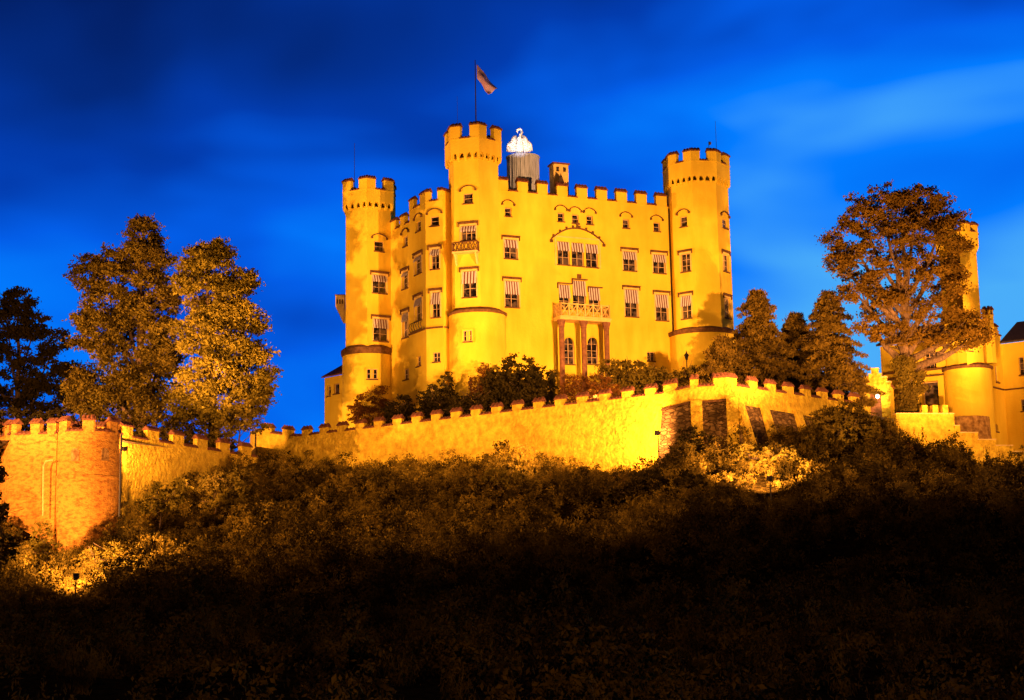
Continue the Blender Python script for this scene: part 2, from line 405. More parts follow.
# =================================================================== THE GROUND
RNG = np.random.default_rng(11)
TP = [(-60, 500, 122), (0, 505, 120), (30, 512, 119), (60, 545, 114), (88, 556, 112), (122, 528, 118), (180, 492, 126), (240, 468, 135),
      (265, 466, 147), (330, 467, 143), (400, 466, 139), (500, 464, 134), (600, 464, 128), (650, 468, 124), (700, 462, 120), (740, 452, 119),
      (800, 436, 127), (850, 415, 132), (900, 446, 133), (950, 458, 135), (1010, 470, 136), (1120, 470, 136),
      (75, 592, 103), (0, 600, 103), (-80, 610, 103), (200, 565, 107), (400, 545, 109), (600, 545, 106), (690, 505, 109), (770, 497, 109), (850, 480, 116), (950, 500, 116), (1020, 515, 118), (1120, 525, 118),
      (-60, 640, 80), (300, 632, 82), (600, 625, 80), (850, 600, 84), (1100, 610, 80), (-100, 690, 50), (300, 690, 50), (700, 690, 50), (1100, 690, 50)]
TPW = np.array([list(at(*p)) for p in TP]); TPW[:, 2] -= .9
TPW = np.vstack([TPW, [(x, y, .4 + .0 * y) for x in (-60, -20, 20, 60) for y in (-20, 12)]])
_A = np.c_[np.ones(len(TPW)), TPW[:, 0], TPW[:, 1]]; _c = np.linalg.lstsq(_A, TPW[:, 2], rcond=None)[0]; _res = TPW[:, 2] - _A @ _c
WL = [(-400, 119), (-90, 119), (11, 117.5), (56, 116), (119, 117.5), (245, 136.5), (256, 151), (297, 148), (660, 126.5), (695, 124.5), (728, 124.5), (850, 141), (896, 137), (1024, 139), (1500, 139)]
WLX = np.array([plan(a, b, 420).x for a, b in WL]); WLY = np.array([b for a, b in WL])
def wall_y(X): return np.interp(X, WLX, WLY)
def terr(X, Y):
    X = np.atleast_1d(np.asarray(X, float)); Y = np.atleast_1d(np.asarray(Y, float)); Y = np.minimum(Y, wall_y(X) + 1.0)
    Xc = np.clip(X, -75, 75); d2 = (Xc[:, None] - TPW[:, 0]) ** 2 + (Y[:, None] - TPW[:, 1]) ** 2 + 2.0
    w = d2 ** -1.7; r = (w * _res).sum(1) / w.sum(1)
    z = _c[0] + _c[1] * Xc + _c[2] * Y + r
    bumpy = .25 * np.sin(X * .55 + Y * .21) + .2 * np.sin(Y * .8 - X * .33) + .12 * np.sin(X * 1.7 + 2) * np.cos(Y * 1.3)
    return z + bumpy * np.clip((Y - 20) / 40, 0, 1)
def grid_mesh(name, xs, ys, zf, m):
    gx, gy = np.meshgrid(xs, ys); z = zf(gx.ravel(), gy.ravel()); V = np.c_[gx.ravel(), gy.ravel(), z]
    nx, ny = len(xs), len(ys); i = np.arange(nx * (ny - 1)).reshape(ny - 1, nx)[:, :-1].ravel()
    Fc = np.c_[i, i + 1, i + 1 + nx, i + nx]
    me = bpy.data.meshes.new(name); me.from_pydata(V.tolist(), [], Fc.tolist()); me.materials.append(m)
    me.polygons.foreach_set('use_smooth', [True] * len(me.polygons)); me.update()
    o = bpy.data.objects.new(name, me); COL.objects.link(o); return o
xs = np.r_[np.linspace(-900, -90, 8), np.arange(-80, 80.1, 1.6), np.linspace(90, 900, 8)]
ys = np.r_[np.array([-300, -100, -40, -15]), np.arange(0, 156, 1.6), np.array([165, 200, 300, 500, 900, 1500])]
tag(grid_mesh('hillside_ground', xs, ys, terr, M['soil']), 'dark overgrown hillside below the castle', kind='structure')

TF = [(-400, 444, 117), (-120, 444, 117), (11, 440, 117.8), (56, 438, 116.5), (119, 440, 118), (244, 458, 137), (257, 446, 152), (297, 447, 149), (660, 404, 127), (695, 394, 125), (728, 393, 125), (850, 412, 141.5), (896, 423, 138), (954, 438, 138.5), (1024, 460, 139.5), (1500, 452, 140)]
def terrace():
    mb = MB(); rows = []
    fr = [at(*p) for p in TF]
    for r, (dy, mixz) in enumerate(((0.0, 0), (9, .55), (18, 1), (60, 1.15), (160, 1.0))):
        row = []
        for p in fr:
            target = (20.5 if p.x < 41 else 16.2) if p.x > -24 else 13.6
            row.append(Vector((p.x * (1 + dy / 200), (p.y + dy) if dy < 50 else max(p.y, 140) + dy, p.z + (target - p.z) * mixz)))
        rows.append(row)
    for r in range(len(rows) - 1):
        for k in range(len(fr) - 1): mb.quad(rows[r][k], rows[r][k + 1], rows[r + 1][k + 1], rows[r + 1][k])
    o = mb.build('terrace_ground', M['gravel']); tag(o, 'castle terrace behind the rampart', kind='structure')
terrace()

# =================================================================== THE CASTLE
ZB = 15.5     # walls go below the terrace
castle = thing('castle', (4, 165, 20), 'large yellow floodlit castle with crenellated towers, striped awnings and balcony on top of the hill', 'castle')

def polygon_tower(cpx, cY, Rpx, Rcrown_px, n, a0, y_top, y_sill, y_corb, y_bot, refpx, drum, parent, wins=(), capn=None, side=None, roof=True, mfrac=.335, mh=None, corb=True):
    """a0: world angle of first vertex (0 = towards the camera, + = right)"""
    c = plan(cpx, cY); k = cY / F; Rb = Rpx * k; Rc = Rcrown_px * k
    def ring(R): return [c + Vector((math.sin(a), -math.cos(a))) * R for a in [R_(a0 + i * 360 / n) for i in range(n)]]
    # travel direction must have outward on the right: increasing a goes towards +x at the front => outward = (dy,-dx)
    rb, rc = ring(Rb), ring(Rc)
    fy = cY - Rb
    z_top, z_sill, z_corb, z_cb = (zat(refpx, y, fy) for y in (y_top, y_sill, y_corb[0], y_corb[1]))
    z_bot = zat(refpx, y_bot, fy) if y_bot else ZB
    body = MB(); walls = []
    for i in range(n):
        W = Wall(rb[i], rb[(i + 1) % n]); walls.append(W)
    for (i, px, py, w, h, kw) in wins: walls[i].win(px, py, w, h, **kw)
    for W in walls: W.mesh(body, z_bot - (.0 if drum else 0), z_cb + .25, .28)
    tw = body.build('tower', M['stucco'], parent)
    # parapet and battlement
    par = MB(); inn = offset(rc, -.45, True)
    for i in range(n):
        j = (i + 1) % n
        par.hexa([p3(rc[i], z_corb), p3(rc[j], z_corb), p3(inn[j], z_corb), p3(inn[i], z_corb)], [p3(rc[i], z_sill), p3(rc[j], z_sill), p3(inn[j], z_sill), p3(inn[i], z_sill)])
    par.add([p3(p, z_sill - .9) for p in rc], (tuple(range(n)),))
    A, T = crenels(rc, True, [z_sill] * n, [[(0, mfrac), (1 - mfrac, 1)]] * n, .45, z_top - z_sill - .15)
    o_ = len(par.v); par.v += A.v; par.f += [tuple(q + o_ for q in f) for f in A.f]; par.m += A.m
    par.build('battlement', M['stucco'], tw); T.build('roof_tiles', M['tile'], tw)
    # corbel band: little round arches on pendants
    cb = MB()
    for i in range(n):
        W = Wall(rc[i], rc[(i + 1) % n]); gap = (Rc - Rb) * math.cos(math.pi / n)
        na = max(3, int(round(W.L / .72))); aw = W.L / na; zt = z_corb + .0; zl = z_cb
        for q in range(na):
            u0, u1 = q * aw, (q + 1) * aw; uc = (u0 + u1) / 2; hw = aw / 2 * .70; prev = None
            for s_ in range(9):
                t = math.pi * s_ / 8; u = uc - hw * math.cos(t); z = zl + .22 + (zt - zl - .28) * math.sin(t)
                cur = (u, z)
                if prev:
                    cb.add([W.P(prev[0], -.01, prev[1]), W.P(u, -.01, z), W.P(u, -.01, zt + .02), W.P(prev[0], -.01, zt + .02)], ((0, 1, 2, 3),))
                    cb.add([W.P(prev[0], -.01, prev[1]), W.P(u, -.01, z), W.P(u, -gap, z), W.P(prev[0], -gap, prev[1])], ((3, 2, 1, 0),))
                prev = cur
            for (ua, ub) in ((u0, uc - hw), (uc + hw, u1)):
                if ub - ua > .01:
                    cb.hexa([W.P(ua, -gap * .45, zl), W.P(ub, -gap * .45, zl), W.P(ub, -gap - .05, zl), W.P(ua, -gap - .05, zl)],
                            [W.P(ua, -.01, zl + .30), W.P(ub, -.01, zl + .30), W.P(ub, -gap - .05, zl + .30), W.P(ua, -gap - .05, zl + .30)])
                    cb.hexa([W.P(ua, -.01, zl + .30), W.P(ub, -.01, zl + .30), W.P(ub, -gap - .05, zl + .30), W.P(ua, -gap - .05, zl + .30)],
                            [W.P(ua, -.01, zt + .02), W.P(ub, -.01, zt + .02), W.P(ub, -gap - .05, zt + .02), W.P(ua, -gap - .05, zt + .02)])
    cb.build('corbel_band', M['stucco'], tw)
    if drum:
        dc, dr, yt, thick, wspec = drum
        dcp = plan(dc, cY); kz = cY - dr * k; zt = zat(refpx, yt, kz); rr = dr * k
        d = MB(); d.lathe(dcp, [(rr, ZB), (rr, zt - .25), (rr - .01, zt - .2)], 56); dob = d.build('round_base', M['stucco'], tw, True)
        co = MB(); co.lathe(dcp, [(rr - .05, zt - .28 * thick), (rr + .10, zt - .24 * thick), (rr + .16, zt - .12 * thick), (rr + .16, zt), (Rb * .9, zt + .35)], 56)
        co.build('cornice', M['trim'], tw)
        for (px, py, w, h) in wspec:
            # small window let into the drum: proud stone frame with a dark pane
            rd = ray(px, py); o2 = v2(CAM); dd = Vector((rd.x, rd.y)); a_ = dd.dot(dd); b_ = 2 * dd.dot(o2 - dcp); c_ = (o2 - dcp).dot(o2 - dcp) - rr * rr
            t = (-b_ - math.sqrt(max(0, b_ * b_ - 4 * a_ * c_))) / (2 * a_); h3 = CAM + rd * t; nn = (v2(h3) - dcp).normalized()
            tang = Vector((-nn.y, nn.x)); a = v2(h3) - tang * (w * k / 2) + nn * .04; Wd = Wall(a, a + tang * (w * k))
            if Wd.n.dot(nn) < 0: Wd = Wall(a + tang * (w * k), a)
            hh = h * k; ww = dict(u0=.0, u1=w * k, z0=h3.z - hh / 2, z1=h3.z + hh / 2, depth=.10)
            ob = build_window(Wd, ww, parent)
            s = MB(); Wd.bx(s, -.14, .0, -.3, .05, h3.z - hh / 2 - .12, h3.z + hh / 2 + .14); Wd.bx(s, w * k, w * k + .14, -.3, .05, h3.z - hh / 2 - .12, h3.z + hh / 2 + .14)
            Wd.bx(s, .0, w * k, -.3, .05, h3.z + hh / 2, h3.z + hh / 2 + .14); s.build('surround', M['stucco'], ob)
    for W in walls:
        for w in W.w: build_window(W, w, parent)
    return dict(c=c, rb=rb, rc=rc, z_top=z_top, z_sill=z_sill, walls=walls, ob=tw, Rb=Rb)

SM = dict(hood='arc', cols=1, rows=2); LB = dict(hood='label', awn=.42); LBn = dict(hood='label')
# central tower (hexagon): vertex 0 at +13 deg
ct = polygon_tower(475, 149.6, 27, 31.0, 6, 13.4, 123, 137, (151, 158.5), 306, 481,
    (477, 29, 309, 1, [(468, 336, 9, 11)]), castle,
    wins=[(5, 468, 198.3, 9.5, 10, SM), (5, 468.4, 233, 15, 15, dict(hood='label', cols=3, rows=2, awn=.3)), (5, 469.4, 284, 14, 26, dict(hood='label', awn=.42))])
# left tower
lt = polygon_tower(369.5, 158, 26.5, 30.0, 6, .5, 177, 188.5, (201, 208), 346, 366,
    (368.5, 26.5, 347, 2.4, [(372, 374, 10.5, 10)]), castle,
    wins=[(0, 379.2, 246.2, 9.5, 10, SM), (0, 379.6, 284, 14, 18, dict(hood='label', awn=.3)), (0, 380.7, 330, 14.5, 22, dict(hood='label', awn=.36))])
# right tower (octagon)
rt = polygon_tower(701, 158.5, 32.2, 34.8, 8, -15, 149, 160, (175, 182), 328, 700,
    (701, 34.5, 328, 1.6, []), castle, mfrac=.35,
    wins=[(7, 683.5, 221.5, 7, 10, SM), (7, 685.7, 262.5, 9.5, 18, dict(hood='label', cols=2)), (7, 686.4, 307, 10, 23, dict(hood='label', awn=.4)),
          (1, 725, 223.6, 5, 9, SM), (1, 726, 263, 5.5, 17, LBn), (1, 727.6, 308, 5.5, 20, LBn)])

# main facade
fa, fb = plan(496, 149.9), plan(675, 158.2)
FW = Wall(fa, fb)
for x, y in ((508.2, 211.8), (561, 217), (575.3, 218.7), (589.7, 219.8), (626, 223.6), (656.8, 226.8)): FW.win(x, y, 6.4, 8.6, **SM)
for x, y, w, h in ((510.8, 249, 13, 19), (629.6, 261, 13, 19), (659.2, 263.7, 12.5, 18.5)): FW.win(x, y, w, h, hood='label', awn=.36)
for x, y, w, h in ((512, 294, 14, 26), (631.5, 303, 13, 27), (661.8, 307.4, 12.5, 26)): FW.win(x, y, w, h, hood='label', awn=.46)
for i in range(3): FW.win(563.5 + i * 14.2, 253 + i * 1.3, 12, 23, awn=.34, rows=3, cols=2, surround=False)
FW.win(564.5, 296.5, 11, 24, awn=.50, hood=None); FW.win(579.3, 294.5, 13, 28, awn=.50, rows=4); FW.win(594.2, 299, 11, 24, awn=.50)
FW.win(651, 356.4, 7.5, 9, rows=2, cols=2, hood=None)
FW.win(569, 350.5, 11, 27, rows=4, cols=2, arch=1); FW.win(592.5, 350.5, 11, 27, rows=4, cols=2, arch=1)
zs_f = FW.hit(560, 195.5)[1]
build_wall(FW, ZB, zs_f, castle)
for w in FW.w:
    o = build_window(FW, w, castle)
    if w.get('arch'):   # pointed stone head fills the corners of the opening
        a = MB(); u0, u1, z1 = w['u0'], w['u1'], w['z1']; uc = (u0 + u1) / 2; hw = (u1 - u0) / 2; H = hw * 1.35
        for sg in (-1, 1):
            prev = None
            for k in range(8):
                t = k / 7; u = uc + sg * hw * (1 - t ** 2.0 * 1.0) if False else uc + sg * hw * math.cos(t * math.pi / 2); z = z1 - H + H * math.sin(t * math.pi / 2) ** .85
                if prev:
                    for n_ in (.004,):
                        q = [FW.P(prev[0], n_, prev[1]), FW.P(u, n_, z), FW.P(u, n_, z1 + .01), FW.P(prev[0], n_, z1 + .01)]
                        a.quad(*q)
                    a.quad(FW.P(prev[0], .004, prev[1]), FW.P(u, .004, z), FW.P(u, -.28, z), FW.P(prev[0], -.28, prev[1]))
                    a.tube([FW.P(prev[0], .03, prev[1]), FW.P(u, .03, z)], [.06, .06], 6)
                prev = (u, z)
            a.quad(FW.P(uc + sg * hw, .004, z1 - H), FW.P(uc + sg * hw * .999, .004, z1 - H), FW.P(uc + sg * hw * .999, .004, z1), FW.P(uc + sg * hw, .004, z1))
        a.build('arch_head', M['stucco'], o)
def merlons_on(W, pxs, half, py):
    out = []
    for x in pxs:
        t0 = W.hit(x - half, py)[0] / W.L; t1 = W.hit(x + half, py)[0] / W.L
        t0, t1 = max(0, t0), min(1, t1)
        if t1 - t0 > .01: out.append((t0, t1))
    return out
# facade roofs and battlement
A, T = crenels([fa, fb], False, [zs_f] * 2, [merlons_on(FW, [503 + 19.75 * i for i in range(9)], 5.3, 190)], .45, 1.12, tile_w=.30, caph=.34)
A.build('battlement', M['stucco'], castle); T.build('roof_tiles', M['tile'], castle)
# crest over triple window
cr = MB(); u0, zc = FW.hit(551, 238.5); u1, zd = FW.hit(603.5, 243.5); um, zm = FW.hit(577, 229); prev = None
ends = (zc + zd) / 2 - .1
for k in range(25):
    t = -1 + k / 12; u = lerp(u0, u1, (t + 1) / 2); z = ends + (zm - ends) * (1 - t * t)
    q = [FW.P(u, 0, z), FW.P(u, .18, z), FW.P(u, .18, z + .13), FW.P(u, 0, z + .18)]
    if prev:
        for r in range(4): cr.quad(prev[r], prev[(r + 1) % 4], q[(r + 1) % 4], q[r])
    if k % 3 == 1: FW.bx(cr, u - .10, u + .10, .02, .16, z + .12, z + .36)
    prev = q
FW.bx(cr, um - .09, um + .09, .02, .2, zm + .1, zm + .95); FW.bx(cr, um - .28, um + .28, .04, .18, zm + .45, zm + .62)
for u in (u0, u1): FW.bx(cr, u - .14, u + .14, 0, .22, ends - .28, ends + .02)
cr.build('ornamental_crest', M['trim'], castle)
cs = MB(); a_, _ = FW.hit(556, 255); b_, _ = FW.hit(599.5, 255); zt_ = FW.hit(577, 240.3)[1]; zb_ = FW.hit(577, 267)[1]
for u in (a_ - .12, b_ - .02): FW.bx(cs, u, u + .14, .002, .06, zb_, zt_ + .3)
FW.bx(cs, a_ + .02, b_ - .02, .002, .055, zt_ + .18, zt_ + .32)
cs.build('triple_window_surround', M['lighttrim'], castle)
# hood steps over the balcony doors
hs = MB()
for (xa, xb, y) in ((557, 571, 283.5), (571.5, 587, 279.5), (587.5, 602, 287.5)):
    ua, z = FW.hit(xa, y); ub, _ = FW.hit(xb, y); FW.bx(hs, ua, ub, .003, .2, z, z + .12)
    FW.bx(hs, ua, ua + .09, .003, .17, z - .5, z - .003)
ua, z = FW.hit(579, 279.5); FW.bx(hs, ua - .22, ua + .22, .003, .15, z + .12, z + .55)
hs.build('stepped_hood_mould', M['trim'], castle)
# balcony
bal = MB(); ub0, zfl = FW.hit(553.5, 320); ub1, _ = FW.hit(608, 323.5); zfl = FW.hit(580, 320.5)[1]; zrl = FW.hit(580, 307)[1]; dep = 1.7
sub = (zfl, zrl)
ub0 -= .0; ub1 -= .55
FW.bx(bal, ub0, ub1, .0, dep, zfl - .32, zfl); FW.bx(bal, ub0 - .10, ub1 + .10, .0, dep + .1, zfl - .10, zfl + .04)
bo = bal.build('balcony', M['lighttrim'], castle)
rl = MB(); H = zrl - zfl; npn = 6
def rail(fp, n_):
    # fp(t, z) -> point on rail line
    for k in range(n_ + 1):
        t = k / n_; p = fp(t); rl.box((p.x, p.y, zfl + .04), .16, .16, H, math.atan2(FW.d.y, FW.d.x))
    for z in (zfl + .06, zfl + H - .08): rl.tube([fp(0) + Vector((0, 0, z)), fp(1) + Vector((0, 0, z))], [.075, .075], 6)
    for k in range(n_):
        a = fp(k / n_); b = fp((k + 1) / n_)
        rl.tube([a + Vector((0, 0, zfl + .1)), b + Vector((0, 0, zfl + H - .1))], [.05, .05], 5)
        rl.tube([b + Vector((0, 0, zfl + .1)), a + Vector((0, 0, zfl + H - .1))], [.05, .05], 5)
        m = (a + b) / 2; rl.tube([m + Vector((0, 0, zfl + .15)), m + Vector((0, 0, zfl + H - .15))], [.03, .03], 5)
rail(lambda t: FW.P(lerp(ub0 + .1, ub1 - .1, t), dep - .1, 0), npn)
rail(lambda t: FW.P(ub0 + .1, lerp(.1, dep - .1, t), 0), 2); rail(lambda t: FW.P(ub1 - .1, lerp(.1, dep - .1, t), 0), 2)
rl.build('balustrade', M['lighttrim'], bo)
for uu in (ub0 + .25, (ub0 + ub1) / 2 - .1, ub1 - .35):
    c = MB(); p = FW.P(uu, dep - .35, 0)
    c.lathe(v2(p), [(.34, ZB + 3), (.34, ZB + 4.6), (.27, ZB + 4.8), (.27, zfl - 1.1), (.33, zfl - 1.0), (.30, zfl - .9), (.44, zfl - .45), (.44, zfl - .33)], 8); c.build('column', M['redstone'], castle)
# drainpipe
dp = MB(); ue = FW.hit(671.5, 300)[0]; dp.tube([FW.P(ue, .1, ZB), FW.P(ue, .1, zs_f - .3)], [.075, .075], 8); dp.build('drainpipe', M['metal'], castle)
dp = MB(); ue = FW.hit(672, 300)[0]
# balcony on the central tower
W5 = ct['walls'][5]; ua, zl = W5.hit(454.5, 254); ub, _ = W5.hit(479.5, 254); zh = W5.hit(467, 243.5)[1]
bb = MB(); W5.bx(bb, ua, ub, 0, .8, zl - .12, zl + .05)
for u in (ua + .15, ub - .3):
    bb.hexa([W5.P(u, .12, zl - 1.25), W5.P(u + .16, .12, zl - 1.25), W5.P(u + .16, 0, zl - 1.25), W5.P(u, 0, zl - 1.25)], [W5.P(u, .7, zl - .122), W5.P(u + .16, .7, zl - .122), W5.P(u + .16, 0, zl - .122), W5.P(u, 0, zl - .122)])
b5 = bb.build('small_balcony', M['lighttrim'], castle)
r5 = MB(); k5 = 7
for k in range(k5):
    a = W5.P(lerp(ua, ub, k / k5), .75, 0); b = W5.P(lerp(ua, ub, (k + 1) / k5), .75, 0)
    r5.tube([a + Vector((0, 0, zl)), b + Vector((0, 0, zh))], [.04, .04], 5); r5.tube([b + Vector((0, 0, zl)), a + Vector((0, 0, zh))], [.04, .04], 5)
for z in (zl + .08, zh): r5.tube([W5.P(ua, .75, z), W5.P(ub, .75, z)], [.06, .06], 6)
for u in (ua, ub):
    for z in (zl + .1, zh): r5.tube([W5.P(u, .0, z), W5.P(u, .75, z)], [.05, .05], 5)
    for q in (.2, .45, .75): r5.tube([W5.P(u, q, zl), W5.P(u, q, zh)], [.045, .045], 5)
r5.build('balcony_railing', M['trim'], b5)

# left wing: bay (B, C, D) and lower wall A
pA, pB, pC, pD, pE = plan(391, 156.6), plan(409.5, 152.9), plan(426, 149.3), plan(443.5, 148.6), plan(453, 149.8)
WA, WB, WC, WD = Wall(pA, pB), Wall(pB, pC), Wall(pC, pD), Wall(pD, pE)
WA.win(405.5, 241, 4.5, 10, **SM); WA.win(405.2, 280, 6, 17, hood='label', awn=.2); WA.win(405.4, 325, 6, 25, hood='label', awn=.3); WA.win(406, 374, 5.5, 11)
WB.win(418.4, 226, 5, 10, **SM); WB.win(418.2, 264.7, 7, 18, hood='label', awn=.2); WB.win(418.5, 309, 7, 23, hood='label', awn=.3); WB.win(418.7, 361, 4.5, 10)
WC.win(434.5, 221, 9, 9.5, **SM); WC.win(435, 258.9, 8.5, 20, hood='label', awn=.25); WC.win(435.8, 304.7, 8.5, 25, hood='label', awn=.42); WC.win(436.5, 357, 7.5, 9.5)
zbay = WC.hit(434, 200.5)[1]; zA = WA.hit(405, 224)[1]
for W, zt in ((WB, zbay), (WC, zbay), (WD, zbay), (WA, zA)):
    build_wall(W, ZB, zt, castle)
    for w in W.w: build_window(W, w, castle)
# side return where bay rises above wall A
sr = MB(); q = pB + Vector((3.5, 6)); sr.quad(p3(pB, zA - 2), p3(q, zA - 2), p3(q, zbay), p3(pB, zbay)); sr.build('wall', M['stucco'], castle)
A, T = crenels([pB, pC, pD, pE], False, [zbay] * 4, [[(0, .30), (.66, 1)], [(0, .28), (.70, 1)], [(0, .8)]], .42, 1.05)
A.build('battlement', M['stucco'], castle); T.build('roof_tiles', M['tile'], castle)
A, T = crenels([pA, pB], False, [zA] * 2, [[(0, .28), (.5, .78)]], .42, 1.0)
A.build('battlement', M['stucco'], castle); T.build('roof_tiles', M['tile'], castle)
cn = MB()
for W in (WB, WC, WD):
    z = WC.hit(434, 328)[1]
    W.bx(cn, -.02 if W is WB else .06, W.L - (.06 if W is not WD else 0), .002, .16, z - .06, z + .10)
cn.build('string_course', M['trim'], castle)
# french balcony under the bay window
fb_ = MB(); ua, z0 = WB.hit(412.5, 334); ub, _ = WB.hit(424, 331); 
for k in range(6): u = lerp(ua, ub, k / 5); fb_.tube([WB.P(u, .25, z0 + .1), WB.P(u, .42, z0 + .55), WB.P(u, .28, z0 + 1.0)], [.035] * 3, 5)
for z in (z0 + .1, z0 + 1.0): fb_.tube([WB.P(ua, .27, z), WB.P(ub, .27, z)], [.045] * 2, 5)
fb_.build('window_railing', M['metal'], castle)

# rear, side walls and flat roof of the main block
back = [fb, plan(712, 178), plan(420, 182), pA]
bk = MB()
for a, b in ((fb, back[1]), (back[1], back[2]), (back[2], pA)):
    bk.quad(p3(a, ZB), p3(b, ZB), p3(b, zs_f), p3(a, zs_f))
bk.build('wall', M['stucco'], castle)
rf = MB(); zr = zs_f - 1.0
rf.add([p3(v, zr) for v in (fa, fb, back[1], back[2])], ((0, 1, 2, 3),)); rf.add([p3(v, min(zr, zbay) - .9) for v in (pB, pC, pD, pE, fa, back[2])], ((0, 1, 2, 3, 4, 5),))
rf.build('flat_roof', M['roof'], castle)

# annex on the far left
xa = plan(324.5, 161, 400); xb = plan(345, 158.5, 400); AW = Wall(xa, xb); az = zat(326, 378, 161); az2 = zat(343, 368.5, 158.5)
AW.win(329, 391, 3.5, 10, cols=1, rows=1); AW.win(336.5, 388.5, 5.5, 10, cols=1, rows=1)
build_wall(AW, ZB, az, castle)
for w in AW.w: build_window(AW, w, castle)
xc = xa + Vector((1.5, 7)); an = MB(); an.quad(p3(xc, ZB), p3(xa, ZB), p3(xa, az), p3(xc, az)); an.build('wall', M['stucco'], castle)
ar = MB(); e = .18
ar.hexa([AW.P(-.2, .3, az - .02), AW.P(AW.L, .3, az - .02), AW.P(AW.L, -3.0, az + 1.8), AW.P(-.2, -3.0, az + 1.8)], [AW.P(-.2, .3, az + .14), AW.P(AW.L, .3, az + .14), AW.P(AW.L, -3.0, az + 1.96), AW.P(-.2, -3.0, az + 1.96)])
ar.build('annex_roof', M['tile'], castle)
# corbelled oriel box on the left tower
oc = at(340.5, 308, 158.5); om = MB(); k = 158.5 / F
oz0, oz1, oz2 = zat(340, 323, 158.5), zat(340, 307.5, 158.5), zat(340, 296.5, 158.5)
om.box((oc.x, oc.y, oz1), .95, 1.2, oz2 - oz1)
om.hexa([(oc.x + .3, oc.y - .2, oz0), (oc.x + .6, oc.y - .2, oz0), (oc.x + .6, oc.y + .3, oz0), (oc.x + .3, oc.y + .3, oz0)], [(oc.x - .475, oc.y - .6, oz1 - .003), (oc.x + .475, oc.y - .6, oz1 - .003), (oc.x + .475, oc.y + .6, oz1 - .003), (oc.x - .475, oc.y + .6, oz1 - .003)])
oo = om.build('corbelled_oriel', M['lighttrim'], castle)
oz = MB()
for i in range(3):
    oz.box((oc.x - .28 + i * .28, oc.y - .604, oz1 + .28), .15, .06, .5)
oz.box((oc.x, oc.y, oz2 + .003), 1.1, 1.35, .10); oz.build('oriel_trim', M['trim'], oo)

# rooftop drum, chimney pavilion
rx = at(523, 170, 157); dr = MB(); zt = zat(523, 157.5, 157); dr.lathe(v2(rx), [(1.72, zr), (1.72, zt - .12), (1.85, zt - .1), (1.85, zt), (1.5, zt + .12)], 24); do = dr.build('rooftop_drum', M['zinc'], castle)
dv = MB()
for i in range(24):
    a = 2 * math.pi * (i + .5) / 24; p = (rx.x + 1.74 * math.cos(a), rx.y + 1.74 * math.sin(a)); dv.box((p[0], p[1], zr), .06, .06, zt - .13 - zr, a)
dv.build('drum_seam', M['zinc'], do)
cx = at(559, 180, 156); chm = MB(); z1 = zat(559, 166, 156); chm.box((cx.x, cx.y, zr), 1.7, 1.3, z1 - zr, R_(20)); cho = chm.build('chimney', M['lighttrim'], castle)
cc = MB(); cc.box((cx.x, cx.y, z1 + .003), 2.0, 1.6, .16, R_(20)); cc.build('chimney_cap', M['tile'], cho)
cc = MB()
W_ = Wall(Vector((cx.x, cx.y)) + Vector((-.85 * math.cos(R_(20)) + .65 * math.sin(R_(20)), -.85 * math.sin(R_(20)) - .65 * math.cos(R_(20)))), Vector((cx.x, cx.y)) + Vector((.85 * math.cos(R_(20)) + .65 * math.sin(R_(20)), .85 * math.sin(R_(20)) - .65 * math.cos(R_(20)))))
for u in (.45, 1.25): W_.bx(cc, u - .16, u + .16, .003, .02, z1 - .8, z1 - .3)
cc.build('chimney_vent', M['metal'], cho)
dm = MB(); q = at(561, 185, 154.5); zt2 = zat(561, 174, 154.5)
dm.add([(q.x - 1.1, q.y - .5, zr + .5), (q.x + 1.1, q.y - .3, zr + .5), (q.x + 1.1, q.y + 2, zr + .5), (q.x - 1.1, q.y + 2, zr + .5), (q.x, q.y - .4, zt2), (q.x, q.y + 1.8, zt2)], ((0, 1, 4), (1, 2, 5, 4), (2, 3, 5), (3, 0, 4, 5), (0, 3, 2, 1)))
dm.build('dormer_roof', M['roof'], castle)

